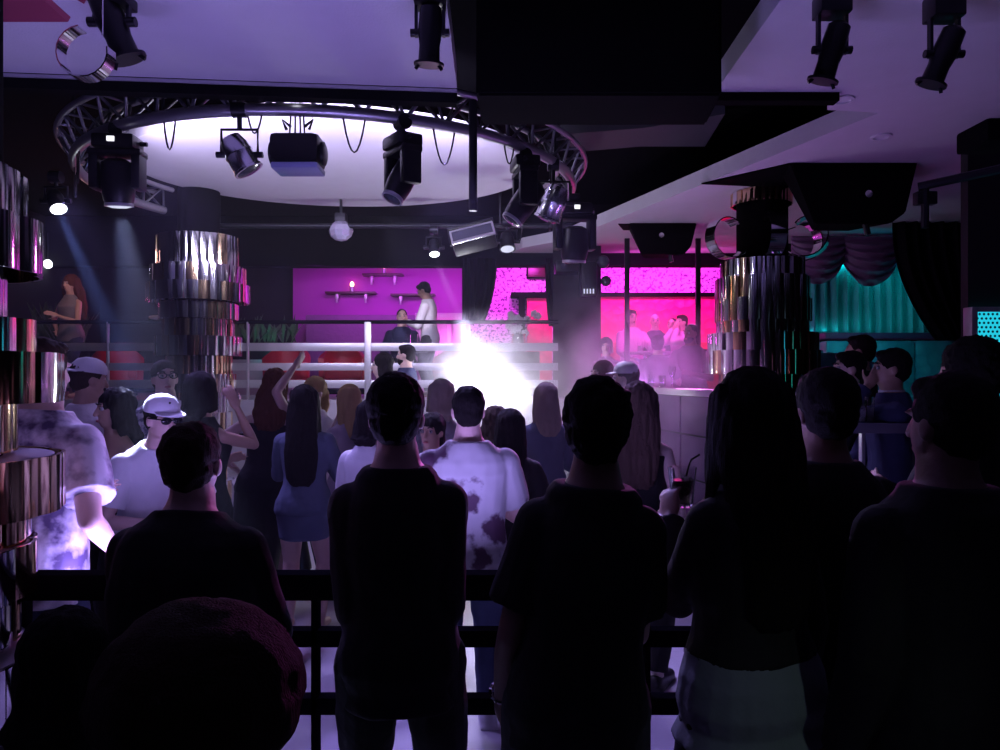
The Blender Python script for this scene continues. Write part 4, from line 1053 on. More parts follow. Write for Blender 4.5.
# ================================================================== RAILS, FURNITURE, GLASSES
# near rail in front of the row of onlookers
def near_rail():
    t = thing('handrail', 'dark metal rail with three flat bars between the onlookers and the dance floor', 'railing', (0, 2.78, 0))
    d = 2.78
    for zt, zb, th in ((Z(572, d), Z(598, d), .04), (Z(628, d), Z(645, d), .03), (Z(695, d), Z(712, d), .03)):
        bm = bmesh.new(); box(bm, (-3.2, -th, zb), (2.6, th, zt), 0.006); finish('rail_bar', bm, M['rail_dark'], t)
    for px in (-230, 25, 316, 646, 925, 1130):
        x = X(px, d)
        bm = bmesh.new(); box(bm, (x - .012, -.03, 0), (x + .012, .03, Z(590, d)), .004); finish('post', bm, M['rail_dark'], t)
near_rail()
bm = bmesh.new(); box(bm, (-3.0, 2.97, .91), (2.4, 3.03, .94), .004)  # channel made up to carry the ceiling fill light
for xx in (-2.9, -1.0, 1.0, 2.3): box(bm, (xx - .01, 2.82, .915), (xx + .01, 2.98, .93))
tag(finish('rail_light', bm, M['rail_dark']), 'slim dark light channel along the far side of the near rail', 'light strip')
# platform rail at the back
def back_rail():
    d = 10.75
    t = thing('platform_rail', 'pale steel rail with flat bars along the raised platform under the purple wall', 'railing', (0, d, PLAT))
    x0, x1 = -7.6, X(558, d)
    bm = bmesh.new(); tube(bm, [(x0, 0, Z(322, d) - PLAT), (x1, 0, Z(322, d) - PLAT)], .028, 10); finish('handrail', bm, M['rail_dark'], t, label='dark round handrail')
    for a, b in ((343, 351), (363, 370.5), (380, 388)):
        bm = bmesh.new(); box(bm, (x0, -.012, Z(b, d) - PLAT), (x1, .012, Z(a, d) - PLAT), .004); finish('rail_bar', bm, M['rail_steel'], t)
    for px in (-10, 108, 248, 368):
        bm = bmesh.new(); box(bm, (X(px, d) - .035 * (px == 368) - .012, -.03, 0), (X(px, d) + .035 * (px == 368) + .012, .03, Z(322, d) - PLAT), .004); finish('post', bm, M['rail_steel'], t)
back_rail()
# right-hand rail by the teal booth
d = 4.3; t = thing('booth_rail', 'short pale rail bar on a slim post before the man in navy', 'railing', (0, d, .7))
bm = bmesh.new(); box(bm, (X(838, d), -.03, Z(433, d) - .7), (X(935, d), .03, Z(423, d) - .7), .006); finish('rail_bar', bm, mat('rail_dull', (.16, .15, .2), .4), t)
for px in (862, 930):
    bm = bmesh.new(); box(bm, (X(px, d) - .01, -.02, 0), (X(px, d) + .01, .02, Z(425, d) - .7), .003); finish('post', bm, M['rail_steel'], t)
# glossy parapet round the dance floor on the right
pts = [(1.16, 10.4), (1.38, 8.6), (1.86, 6.3), (2.05, 4.9)]
t = thing('parapet', 'dark glossy panelled parapet with a pale top, right of the dance floor', 'parapet', (0, 0, 0))
for k, (a, b) in enumerate(zip(pts, pts[1:])):
    a = V((*a, 0)); b = V((*b, 0)); n = V(((b - a).y, -(b - a).x, 0)).normalized() * .07
    if n.x < 0: n = -n
    N = 3
    for q in range(N):
        c0 = a.lerp(b, q / N + .008); c1 = a.lerp(b, (q + 1) / N - .008)
        for z0, z1 in ((0.02, .42), (.44, .84), (.86, 1.24), (1.26, 1.60)):
            bm = bmesh.new(); prism(bm, [tuple(v.xy) for v in (c0, c1, c1 + n, c0 + n)], z0, z1)
            finish('panel', bm, M['glossy_dark'], t, smooth=False)
    bm = bmesh.new(); prism(bm, [tuple(v.xy) for v in (a - n * .6, b - n * .6, b + n * 2.2, a + n * 2.2)], 1.61, 1.67); finish('counter_top', bm, M['pink_top'], t, smooth=False)
    bm = bmesh.new(); prism(bm, [tuple(v.xy) for v in (a + n * .2, b + n * .2, b + n * .9, a + n * .9)], 0, 1.61); finish('core', bm, M['black'], t, smooth=False)
# tumblers on the parapet
def tumbler(label, loc, r=.036, hgt=.12, group=None, liquid=None, stem=False):
    t = thing('tumbler' if not stem else 'wine_glass', label, 'glass', loc, 0, group)
    bm = bmesh.new()
    if stem: prof = [(r * .9, 0), (r * .9, .004), (.006, .008), (.005, hgt * .45), (r * .6, hgt * .55), (r, hgt * .8), (r * .85, hgt), (r * .8, hgt), (r * .93, hgt * .8), (r * .55, hgt * .58), (.001, hgt * .5)]
    else: prof = [(.001, 0), (r * .82, 0), (r, hgt), (r * .93, hgt), (r * .76, .010), (.001, .010)]
    lathe(bm, prof, n=20); finish('glass_body', bm, M['glass'], t)
    if liquid:
        bm = bmesh.new(); lathe(bm, [(r * .74, .012), (r * .85, hgt * .6), (.001, hgt * .6)], n=20); finish('liquid', bm, liquid, t)
    return t
pa = lambda s, a=1: V((*pts[a], 0)).lerp(V((*pts[a + 1], 0)), s) + V((.07, 0, 1.67))
tumbler('empty glass on the parapet, the one farther from the mirrored column', pa(.30), liquid=M['ice'], hgt=.15)
tumbler('taller stemmed glass on the parapet nearer the mirrored column', pa(.52), hgt=.22, stem=True)
tumbler('small glass on the parapet between taller ones', pa(.42), hgt=.13)
# the drink held up by the woman
wr = p4['arms'][0][2]; el = p4['arms'][0][1]
dd, nn, ss = p4['frames'][0]
gl = wr + dd * .095 + nn * .05 + V((.012, 0, -.025))
t = thing('cocktail_glass', 'short tumbler of ice and dark drink with a straw, held up by the long-haired woman', 'glass', gl)
bm = bmesh.new(); lathe(bm, [(.001, 0), (.034, 0), (.047, .130), (.0445, .130), (.032, .010), (.001, .010)], n=28); finish('glass_body', bm, M['glass'], t)
bm = bmesh.new(); lathe(bm, [(.028, .012), (.0375, .088), (.001, .088)], n=24); finish('liquid', bm, M['drink'], t)
rnd = random.Random(3)
for k in range(7):
    bm = bmesh.new(); c = V((rnd.uniform(-.018, .018), rnd.uniform(-.018, .018), .035 + k * .009))
    box(bm, c - V((.011,) * 3), c + V((.011,) * 3), .003, R=Matrix.Rotation(rnd.uniform(0, 3), 3, V((rnd.random(), rnd.random(), rnd.random()))))
    finish('ice_cube', bm, M['ice'], t)
bm = bmesh.new(); tube(bm, [(-.008, 0, .02), (.022, 0, .135), (.030, 0, .155), (.058, 0, .172)], .0035, 8); finish('straw', bm, M['black_plastic'], t)
# glasses by the booth rail
for px, lb in ((862, 'glass on the booth rail directly above its slim post'), (870, 'glass on the booth rail just beside the slim post')):
    tumbler(lb, V((X(px, 4.3), 4.3, Z(423, 4.3))), r=.026, hgt=.13 if px == 862 else .15, liquid=M['ice'])

# upper room: tub chairs, bench, shelves, tables
def tub_chair(label, x, y, rz, m, group='red tub chairs on the platform'):
    t = thing('tub_chair', label, 'chair', (x, y, PLAT), rz, group)
    bm = bmesh.new(); box(bm, (-.30, -.28, .28), (.30, .30, .46), .05); finish('seat', bm, m, t)
    bm = bmesh.new(); rs = []
    for k in range(15):
        a = PI * (1.0 + k / 14.0) ; c, s = math.cos(a), math.sin(a)
        hh = .62 + .22 * (-s) ** 1.5 if s < 0 else .62
        rs.append([bm.verts.new((c * r_, s * r_ * .95 + .05, z_)) for r_, z_ in ((.30, .22), (.38, .22), (.40, hh), (.31, hh + .02))])
    skin_rings(bm, rs); finish('backrest', bm, m, t)
    for sx in (-1, 1):
        for sy in (-1, 1):
            bm = bmesh.new(); cyl(bm, (sx * .24, sy * .22, .24), (sx * .27, sy * .25, 0), .02, .014, 8); finish('leg', bm, M['black_metal'], t)
for px, d, rz, lb in ((287, 12.6, .5, 'red tub chair on the platform nearest the mirrored column'), (343, 12.4, PI + .2, 'bright red tub chair on the platform, right of the bright rail post'), (450, 12.5, 2.6, 'red tub chair on the platform behind the white flash'),):
    tub_chair(lb, X(px, d), d, rz, M['red_leather'])
tub_chair('red tub chair far back on the platform, near the woman with huge red hair', X(118, 12.6), 12.6, .4, M['red_leather'])
d = 13.2
t = thing('globe_lamp', 'small round lamp glowing white behind the near banded column', 'lamp', (X(48, d), d, Z(264, d)))  # glowing ball added where a white reflection shows
bm = bmesh.new(); ell(bm, (0, 0, 0), (.075,) * 3, nu=18, nv=12); finish('globe', bm, glow('globe_glow', (.9, .93, 1.0), 7), t)
bm = bmesh.new(); cyl(bm, (0, 0, .06), (0, 0, 4.3 - t.location.z), .012, n=8); finish('rod', bm, M['black_metal'], t)
def shelf(label, px, py, pxw, d=14.45, candle=None):
    t = thing('wall_shelf', label, 'shelf', (X(px, d), d, Z(py, d)), 0, 'dark shelves on the purple wall')
    w_ = pxw / FPX * d / 2
    bm = bmesh.new(); box(bm, (-w_, -.10, 0), (w_, .15, .04), .006); finish('board', bm, M['wood'], t)
    for s in (-.55, .6):
        bm = bmesh.new(); box(bm, (s * w_ - .03, -.05, -.10), (s * w_ + .03, .05, 0), .008); finish('bracket', bm, M['alu'], t)
        for k in (0,):
            bm = bmesh.new(); lathe(bm, [(.02, -.17), (.03, -.10), (.0, -.10)], c=(s * w_, -.03, 0), n=10); finish('hook', bm, M['alu'], t)
    if candle is not None:
        c = thing('candle_lamp', 'small glowing candle on the %s purple-wall shelf' % candle, 'candle', (X(px, d) + .02, d, Z(py, d) + .04))
        bm = bmesh.new(); lathe(bm, [(.035, 0), (.045, .10), (.040, .10), (.03, .01)], n=14); finish('jar', bm, M['alu'], c)
        bm = bmesh.new(); lathe(bm, [(.001, .10), (.035, .115), (.04, .15), (.02, .19), (.001, .20)], n=12); finish('flame', bm, M['candle'], c)
shelf('dark shelf highest on the purple wall, with a glowing candle', 383, 276, 40, candle='highest')
shelf('dark shelf lower on the purple wall, farthest from the man in the white sweater', 351, 294, 50, candle='middle')
shelf('dark shelf on the purple wall beside the head of the man in the white sweater', 413, 296, 44)
# glowing bar counter at the foot of the purple wall
d = 13.9
t = thing('bar_counter', 'lit pink-topped counter at the foot of the purple wall', 'counter', (X(443, d), d, PLAT))
wv = (X(470, d) - X(417, d)) / 2
bm = bmesh.new(); box(bm, (-wv, -.25, Z(320, d) - PLAT), (wv, .45, Z(314, d) - PLAT), .01); finish('counter_top', bm, M['pink_top'], t)
bm = bmesh.new(); box(bm, (-wv, -.12, 0), (wv, .45, Z(320, d) - PLAT), .005); b = finish('front', bm, mat('counter_front', (.5, .30, .48), .5), t)
for k in range(4):
    xx = -wv + .1 + k * (2 * wv - .2) / 3
    bm = bmesh.new(); box(bm, (xx - .04, -.16, 0), (xx + .04, -.11, Z(320, d) - PLAT), .006); finish('pilaster', bm, M['pink_top'], b)
d = 14.0
t = thing('wall_bench', 'long dim mauve bench with a padded back under the purple wall', 'bench', (X(359, d), d, PLAT))
wv = (X(415, d) - X(303, d)) / 2
bm = bmesh.new(); box(bm, (-wv, -.55, .1), (wv, .2, .46), .04); finish('seat', bm, cloth('mauve', (.20, .10, .22)), t)
bm = bmesh.new(); box(bm, (-wv, .15, .4), (wv, .40, Z(314, d) - PLAT), .04); finish('backrest', bm, CL['mauve'], t)
bm = bmesh.new(); box(bm, (-wv + .03, -.5, 0), (wv - .03, .3, .1)); finish('plinth', bm, M['black'], t)
# round tables
def table(label, x, y, z, hgt, r, m, cat='table'):
    t = thing('round_table', label, cat, (x, y, z))
    bm = bmesh.new(); lathe(bm, [(.001, hgt - .035), (r - .01, hgt - .035), (r, hgt - .02), (r, hgt - .006), (r - .006, hgt), (.001, hgt)], n=36); finish('tabletop', bm, m, t)
    bm = bmesh.new(); cyl(bm, (0, 0, .02), (0, 0, hgt - .03), .035, n=12); finish('stem', bm, M['chrome'], t)
    bm = bmesh.new(); lathe(bm, [(.001, .03), (.10, .03), (.24, .012), (.25, 0), (.001, 0)], n=28); finish('foot', bm, M['chrome'], t)
table('white round bar table shining before the mirrored column', X(163, 10.9), 11.3, PLAT, Z(317, 11.3) - PLAT, .36, mat('white_laminate', (.8, .8, .82), .3))
table('round table of drinks in front of the red tufted wall', X(648, 12.1), 12.1, PLAT, .72, .42, M['pink_top'])
table('small table of drinks between the seated man and the white sweater', X(413, 12.0), 12.0, PLAT, .74, .24, M['black_plastic'])
for k, (px, lb) in enumerate(((640, 'pale drink on the round table, nearest the black post'), (649, 'pale drink on the round table, middle of three'), (657, 'pale drink on the round table, farthest from the black post'))):
    tumbler(lb, V((X(px, 12.05), 12.05 - .1 * (k % 2), PLAT + .72)), r=.045, hgt=.16, liquid=M['petal'])
for k, (px, lb) in enumerate(((408, 'tall glass on the small table, by the seated man'), (416, 'tall glass on the small table, by the white sweater'))):
    tumbler(lb, V((X(px, 11.95), 11.95, PLAT + .74)), r=.04, hgt=.26)
# bottle on the counter
t = thing('bottle', 'slim bottle standing at the end of the lit pink counter', 'bottle', (X(466, 13.8), 13.8, Z(314, 13.8)))
bm = bmesh.new(); lathe(bm, [(.001, 0), (.05, 0), (.055, .02), (.055, .22), (.02, .30), (.018, .38), (.001, .38)], n=16); finish('glass_body', bm, M['glass'], t)
bm = bmesh.new(); lathe(bm, [(.02, .37), (.021, .41), (.001, .41)], n=12); finish('stopper', bm, M['alu'], t)
# flower arrangement on a stand
d = 12.6; t = thing('flower_arrangement', 'white flowers in a shiny vase on a dark plinth before the lattice wall', 'flowers', (X(518, d), d, PLAT))
bm = bmesh.new(); box(bm, (-.35, -.25, 0), (.35, .25, Z(352, d) - PLAT), .01); finish('plinth', bm, M['wood'], t)
zb = Z(352, d) - PLAT
bm = bmesh.new(); lathe(bm, [(.001, zb), (.10, zb), (.14, zb + .10), (.12, zb + .26), (.14, zb + .30), (.12, zb + .30), (.10, zb + .26), (.001, zb + .2)], n=20); finish('vase', bm, M['chrome'], t)
rnd = random.Random(11)
for k in range(16):
    c = V((rnd.gauss(0, .10), rnd.gauss(0, .07), zb + .30 + rnd.uniform(0, .36)))
    bm = bmesh.new()
    for j in range(5):
        a = 2 * PI * j / 5; ell(bm, c + V((.035 * math.cos(a), -.01, .035 * math.sin(a))), (.032, .015, .032), nu=8, nv=5)
    ell(bm, c + V((0, -.02, 0)), (.018,) * 3, nu=8, nv=5)
    finish('flower', bm, M['petal'], t)
    bm = bmesh.new(); tube(bm, [(0, 0, zb + .2), (c.x * .6, c.y * .6, c.z - .1), tuple(c)], .006, 5); finish('stem', bm, M['leaf'], t)
# bench at the red wall (the drinkers sit on it)
d = 13.1
t = thing('banquette', 'red banquette under the drinkers along the red tufted wall', 'bench', (X(668, 13.2), 13.2, PLAT))
bm = bmesh.new(); box(bm, (-1.1, -.75, .12), (1.25, .55, .44), .05); finish('seat', bm, M['red_leather'], t)
bm = bmesh.new(); box(bm, (-1.1, .45, .40), (1.25, .80, .95), .05); finish('backrest', bm, M['red_leather'], t)
bm = bmesh.new(); box(bm, (-1.05, -.68, 0), (1.2, .5, .12)); finish('plinth', bm, M['black'], t)
# slim black posts in front of the red wall
for px, lb in ((627, 'slim black post in front of the red wall, beside the pale shirt'), (698, 'slim black post in front of the red wall, nearer the mirrored column')):
    d = 11.0; bm = bmesh.new(); box(bm, (X(px, d) - .035, d - .03, PLAT), (X(px, d) + .035, d + .03, H_C + .02), .005)
    tag(finish('slim_post', bm, M['black_metal']), lb, 'post', 'slim black posts')
# drapes
def drape(name, label, px0, px1, ytop, ybot, d, m, folds, amp=.05, taper=0.0, group=None, cat='curtain', taper_mid=0.0, belly=0.0):
    """Pleated cloth with thickness; taper draws the foot of the cloth aside."""
    x0, x1 = X(px0, d), X(px1, d); zt, zb = Z(ytop, d), Z(ybot, d)
    bm = bmesh.new(); NX = folds * 8; NZ = 10; g = []
    for th in (0, .02):
        rows = []
        for j in range(NZ + 1):
            t = j / NZ; row = []
            for i in range(NX + 1):
                s = i / NX
                xx = x0 + (x1 - x0) * s
                k = t ** 2.2
                if taper > 0: xx = x0 + (xx - x0) * (1 - taper * k)
                elif taper < 0: xx = x1 - (x1 - xx) * (1 + taper * k)
                yy = amp * (.7 + .3 * t) * math.sin(2 * PI * folds * s + .5 * math.sin(5 * s + 2 * t)) + amp * .4 * noise.noise(V((s * folds * 1.3, t * 1.5, 3)))
                row.append(bm.verts.new((xx - x0, yy + th, zt + (zb - zt) * t)))
            rows.append(row)
        g.append(rows)
    for rows, fl in ((g[0], False), (g[1], True)):
        for j in range(NZ):
            for i in range(NX):
                q = (rows[j][i], rows[j][i + 1], rows[j + 1][i + 1], rows[j + 1][i])
                bm.faces.new(q[::-1] if fl else q)
    A, B = g
    for i in range(NX):
        bm.faces.new((A[0][i], B[0][i], B[0][i + 1], A[0][i + 1])); bm.faces.new((A[NZ][i + 1], B[NZ][i + 1], B[NZ][i], A[NZ][i]))
    for j in range(NZ):
        bm.faces.new((A[j][0], A[j + 1][0], B[j + 1][0], B[j][0])); bm.faces.new((A[j + 1][NX], A[j][NX], B[j][NX], B[j + 1][NX]))
    o = finish(name, bm, m); o.location = (x0, d, 0)
    return tag(o, label, cat, group)
drape('curtain', 'black curtain drawn aside between purple wall and lattice wall', 462, 497, 258, 321, 13.0, M['dark_cloth_wall'], 5, taper=.35)
drape('curtain', 'black curtain hanging between lattice wall and dark pier', 545, 558, 258, 326, 12.2, M['dark_cloth_wall'], 3, taper=-.3)
drape('curtain', 'bright teal pleated curtain under the plum swags', 806, 945, 236, 336, 10.6, M['teal_curtain'], 13, amp=.06)
drape('curtain', 'dark side drape falling past the teal curtain at the right', 893, 1010, 215, 345, 9.8, M['dark_cloth_wall'], 9, amp=.07, taper=-.42)
# swagged valance
def swag(label, px0, px1, ytop, ymid, d):
    x0, x1 = X(px0, d), X(px1, d); bm = bmesh.new(); NX, NZ = 20, 26; rows = []
    for th in (0, .03):
        for j in range(NZ + 1):
            t = j / NZ; row = []
            for i in range(NX + 1):
                s = i / NX; u = 2 * s - 1
                sag = (1 - u * u) ** .8
                drop = (Z(ytop, d) - Z(ymid, d)) * (.42 + .58 * sag) * t
                yy = -.16 * sag * math.sin(PI * min(1, t * 1.1)) - .025 * math.sin(2 * PI * 6 * t * (1 - .2 * abs(u))) * (0.3 + sag)
                row.append(bm.verts.new((x0 + (x1 - x0) * s, d + yy + th, Z(ytop, d) - drop)))
            rows.append(row)
    n = NZ + 1
    for j in range(NZ):
        for i in range(NX):
            a, b = rows[j], rows[j + 1]; bm.faces.new((a[i], a[i + 1], b[i + 1], b[i]))
            a, b = rows[n + j], rows[n + j + 1]; bm.faces.new((a[i], b[i], b[i + 1], a[i + 1]))
    for i in range(NX):
        bm.faces.new((rows[NZ][i], rows[NZ][i + 1], rows[2 * n - 1][i + 1], rows[2 * n - 1][i])); bm.faces.new((rows[0][i + 1], rows[0][i], rows[n][i], rows[n][i + 1]))
    for i in (0, NX):
        for j in range(NZ):
            q = (rows[j][i], rows[j + 1][i], rows[n + j + 1][i], rows[n + j][i]); bm.faces.new(q)
    tag(finish('valance_swag', bm, M['valance']), label, 'valance', 'plum swags over the teal curtain')
swag('plum satin swag over the teal curtain, next to the mirrored column', 792, 846, 236, 284, 10.2)
swag('plum satin swag over the teal curtain, middle of the three', 842, 900, 236, 286, 10.2)
swag('plum satin swag over the teal curtain, against the dark side drape', 896, 960, 228, 284, 10.1)
# teal booth sofas
def booth(label, x0, x1, y, z, hgt, depth=.7, rz=0.0):
    t = thing('booth_sofa', label, 'sofa', ((x0 + x1) / 2, y, z), rz)
    w_ = abs(x1 - x0) / 2
    n = max(3, int(w_ * 2 / .45))
    bm = bmesh.new(); box(bm, (-w_, -depth, .12), (w_, 0.0, .45), .05); finish('seat', bm, M['teal_tuft'], t)
    for k in range(n):
        a = -w_ + 2 * w_ * k / n; b = -w_ + 2 * w_ * (k + 1) / n
        bm = bmesh.new(); box(bm, (a + .004, -.12, .43), (b - .004, .12, hgt), .045); finish('back_cushion', bm, M['teal_tuft'], t)
    bm = bmesh.new(); box(bm, (-w_, -depth + .06, 0), (w_, 0.1, .12)); finish('plinth', bm, M['black'], t)
booth('long teal tufted sofa beneath the teal curtain', X(822, 9.7), X(955, 9.7), 9.7, 1.1, Z(341, 9.7) - 1.1)
booth('lower teal sofa beside the mirrored column', X(826, 8.2), X(880, 8.2), 8.45, .7, Z(352, 8.2) - .7)
booth('dark teal sofa under the men at the booth rail', X(838, 5.6), X(930, 5.6), 6.6, .7, .95, depth=.75)
bm = bmesh.new(); box(bm, (X(822, 10.1), 10.0, Z(339, 10.1)), (X(960, 10.1), 10.35, Z(333, 10.1)), .01)
tag(finish('window_ledge', bm, M['valance']), 'dark plum ledge between the teal curtain and the tufted sofa', 'ledge')
# lit teal grille at the right edge
d = 6.2; t = thing('led_grille', 'lit teal grille panel in a pale frame at the right edge', 'light panel', (X(1010, d), d, Z(360, d)))
hw, hh = (X(1045, d) - X(975, d)) / 2, (Z(312, d) - Z(408, d)) / 2
t.location.x = X(975, d) + hw
bm = bmesh.new(); box(bm, (-hw, .0, -hh), (hw, .06, hh), .004); finish('light_sheet', bm, M['teal_led'], t)
bm = bmesh.new()
nx, nz = 16, 22
for i in range(nx):
    for j in range(nz):
        x = -hw + (i + .5 + .5 * (j % 2)) * 2 * hw / nx; z = -hh + (j + .5) * 2 * hh / nz
        if x > hw: continue
        ell(bm, (x, -.004, z), (.011, .006, .011), nu=6, nv=4)
finish('grille_dots', bm, M['led_dark'], t)
bm = bmesh.new()
for a, b in (((-hw - .05, -.04, -hh), (-hw, .08, hh + .04)), ((-hw, -.04, hh), (hw, .08, hh + .04)), ((hw, -.04, -hh), (hw + .05, .08, hh + .04))): box(bm, a, b, .006)
finish('frame', bm, M['alu'], t)
poly_box('wall_booth', [(X(968, 6.35), 6.35), (8, 6.35), (8, 6.45), (X(968, 6.35), 6.45)], .7, H_C, M['wall_dark'])
# dark chair by the near rail
t = thing('bar_chair', 'dark chair beyond the near rail with one thin leg showing', 'chair', (X(690, 3.5) + .24, 3.5, 0))
bm = bmesh.new(); box(bm, (-.22, -.2, .42), (.22, .22, .47), .015); finish('seat', bm, M['black_plastic'], t)
bm = bmesh.new(); box(bm, (.20, -.2, .45), (.24, .22, .95), .012, R=Matrix.Rotation(.15, 3, 'Y'), c=(.22, 0, .45)); finish('backrest', bm, M['black_plastic'], t)
bm = bmesh.new(); tube(bm, [(-.30, -.05, .34), (-.10, -.05, .44), (.2, -.05, .45)], .02, 8); finish('armrest', bm, M['black_plastic'], t)
for sx in (-1, 1):
    for sy in (-1, 1):
        bm = bmesh.new(); cyl(bm, (sx * .18, sy * .17, .43), (sx * .24, sy * .2, 0), .014, .010, 8); finish('leg', bm, M['black_metal'], t)
# stool under the person sitting low
q = p9['o'].location
t = thing('stool', 'dark padded stool under the person sitting by the banded column', 'stool', (q.x, q.y, 0))
hs = p9['h'] * .285 - p9['h'] * .07
bm = bmesh.new(); lathe(bm, [(.001, hs - .08), (.17, hs - .08), (.19, hs - .05), (.19, hs - .02), (.17, hs), (.001, hs)], n=28); finish('seat', bm, M['black_plastic'], t)
for k in range(4):
    a = PI / 4 + k * PI / 2
    bm = bmesh.new(); cyl(bm, (.12 * math.cos(a), .12 * math.sin(a), hs - .07), (.18 * math.cos(a), .18 * math.sin(a), 0), .014, n=8); finish('leg', bm, M['black_metal'], t)
# planter with foliage behind the near column and by the mirrored column
def planter(label, x, y, z, seed, n=46, sx=.5, h=.5):
    t = thing('planter', label, 'plant', (x, y, z)); rnd = random.Random(seed)
    bm = bmesh.new(); box(bm, (-sx, -.15, 0), (sx, .15, .30), .015); finish('trough', bm, M['black_plastic'], t)
    bm = bmesh.new()
    for k in range(n):
        b = V((rnd.uniform(-sx * .9, sx * .9), rnd.uniform(-.1, .1), .28)); tip = b + V((rnd.gauss(0, .16), rnd.gauss(0, .12), rnd.uniform(.5, 1) * h))
        dr = (tip - b); u, v, w_ = frame_of(dr); ww = rnd.uniform(.025, .05)
        a = [b, b.lerp(tip, .5) + u * ww, tip + V((0, 0, -.05)), b.lerp(tip, .5) - u * ww]
        f0 = [bm.verts.new(p) for p in a]; f1 = [bm.verts.new(p + v * .006) for p in a]
        bm.faces.new(f0); bm.faces.new(f1[::-1])
        for i in range(4): bm.faces.new((f0[i], f1[i], f1[(i + 1) % 4], f0[(i + 1) % 4]))
    finish('foliage', bm, M['leaf'], t)
planter('dark planter of leaves on the platform behind the near banded column', X(58, 12.4), 12.4, PLAT + .55, 5, sx=.45, n=60, h=.8)
planter('low planter of leaves lit teal, right of the mirrored column', X(262, 13.4), 13.4, PLAT + .62, 6, sx=.7, h=.6)
bm = bmesh.new(); box(bm, (X(232, 13.4), 13.15, PLAT), (X(296, 13.4), 13.65, PLAT + .62), .01)
tag(finish('low_divider', bm, M['platform']), 'low pale divider carrying the teal-lit planter', 'divider')
bm = bmesh.new(); box(bm, (-7.9, 12.1, PLAT), (X(90, 12.4), 12.7, PLAT + .55), .01)
tag(finish('low_divider', bm, M['platform']), 'low divider carrying the dark planter behind the near column', 'divider')
# dark red frame high on the lattice wall
d = 14.3; t = thing('wall_screen', 'dark red screen high on the lattice wall beside the black curtain', 'screen', (X(537, d), d, Z(268, d)))
bm = bmesh.new(); box(bm, (-.20, -.03, -.20), (.24, .06, .24), .01); finish('casing', bm, M['black'], t)
bm = bmesh.new(); box(bm, (-.17, -.038, -.17), (.21, -.028, .21), .002); finish('display', bm, mat('dark_red_glass', (.06, .003, .015), .3), t)
# ================================================================== LIGHT
VIO = (.40, .30, 1.0); MAG = (1.0, .06, .95); PNK = (1.0, .05, .55); TEAL = (.0, .80, .95); WHT = (.85, .88, 1.0)
# violet fill in the made-up rail channel, added to brighten the ceilings
light('AREA', 'rail_strip_lamp', (-1.3, 3.00, .95), VIO, 76, target=(-1.3, 3.03, 3.0), size=3.6, size_y=.05)
# violet floor washes from the truss
for k, (deg, tx, ty, e) in enumerate([(250, -1.4, 3.6, 260), (300, 0.5, 3.4, 340), (330, 1.1, 4.2, 240), (200, -2.9, 4.2, 200), (60, -0.8, 8.6, 110), (120, -2.6, 9.0, 110)]):
    a = math.radians(deg)
    light('SPOT', 'floor_wash_lamp', (TC.x + TR * math.cos(a), TC.y + TR * math.sin(a), 3.46), VIO, e, target=(tx, ty, 0), size=.08, angle=62, blend=.6)
# lamps lying on the truss, aimed at the pale disc
for k in range(5):
    a = math.radians(225 + k * 22)
    light('SPOT', 'disc_lamp', (TC.x + (TR - .3) * math.cos(a), TC.y + (TR - .3) * math.sin(a), 3.62), (.70, .62, 1.0), 115, target=(TC.x + .9 * math.cos(a), TC.y + .5 + .9 * math.sin(a), 4.0), size=.06, angle=130, blend=.8)
# spotlights in the visible fixtures
o, ax = LS['mh_left']; light('SPOT', 'spot_lamp', o, (.50, .56, 1.0), 7000, target=P(166, 425, 4.2), size=.05, angle=13, blend=.5)
light('SPOT', 'spot_lamp', o + V((0, 0, -.01)), (.22, .34, 1.0), 5500, target=P(126, 330, 6.2), size=.05, angle=10, blend=.6)
o, ax = LS['spot_l']; light('SPOT', 'spot_lamp', o, (.22, .34, 1.0), 9000, target=P(112, 330, 6.6), size=.04, angle=10, blend=.6)
o, ax = LS['spot_m']; light('SPOT', 'spot_lamp', o, (.7, .65, 1.0), 3500, target=P(478, 360, 9.0), size=.04, angle=14, blend=.6)
light('SPOT', 'spot_lamp', V(LS['mh_mid'][0]), (.6, .55, 1.0), 200, target=P(480, 640, 4.4), size=.05, angle=40, blend=.5)
light('SPOT', 'spot_lamp', V(LS['mh_rr'][0]), (.6, .5, 1.0), 200, target=P(680, 640, 4.0), size=.05, angle=50, blend=.5)
light('POINT', 'exit_lamp', (2.4, -1.4, 3.0), (.3, .5, .7), .3, size=.2)  # unseen dim fill added behind the camera
light('SPOT', 'exit_lamp', (2.4, -1.4, 2.9), (.6, .78, .82), 30, target=P(766, 712, 2.0), size=.1, angle=11, blend=.6)  # unseen spot added from behind to bring out the grey sweater
light('AREA', 'parapet_strip_lamp', (1.75, 7.2, 1.72), (.62, .24, 1.0), 13, target=(1.72, 7.2, 3.0), size=3.6, size_y=.05).rotation_euler = (PI, 0, math.radians(101))  # strip added over the parapet to lift soffit and smoke
light('SPOT', 'flower_lamp', (X(500, 9.35), 9.35, 3.5), (.8, .75, 1.0), 420, target=P(518, 335, 12.5), size=.05, angle=5, blend=.5)  # narrow spot added to brighten the white flowers
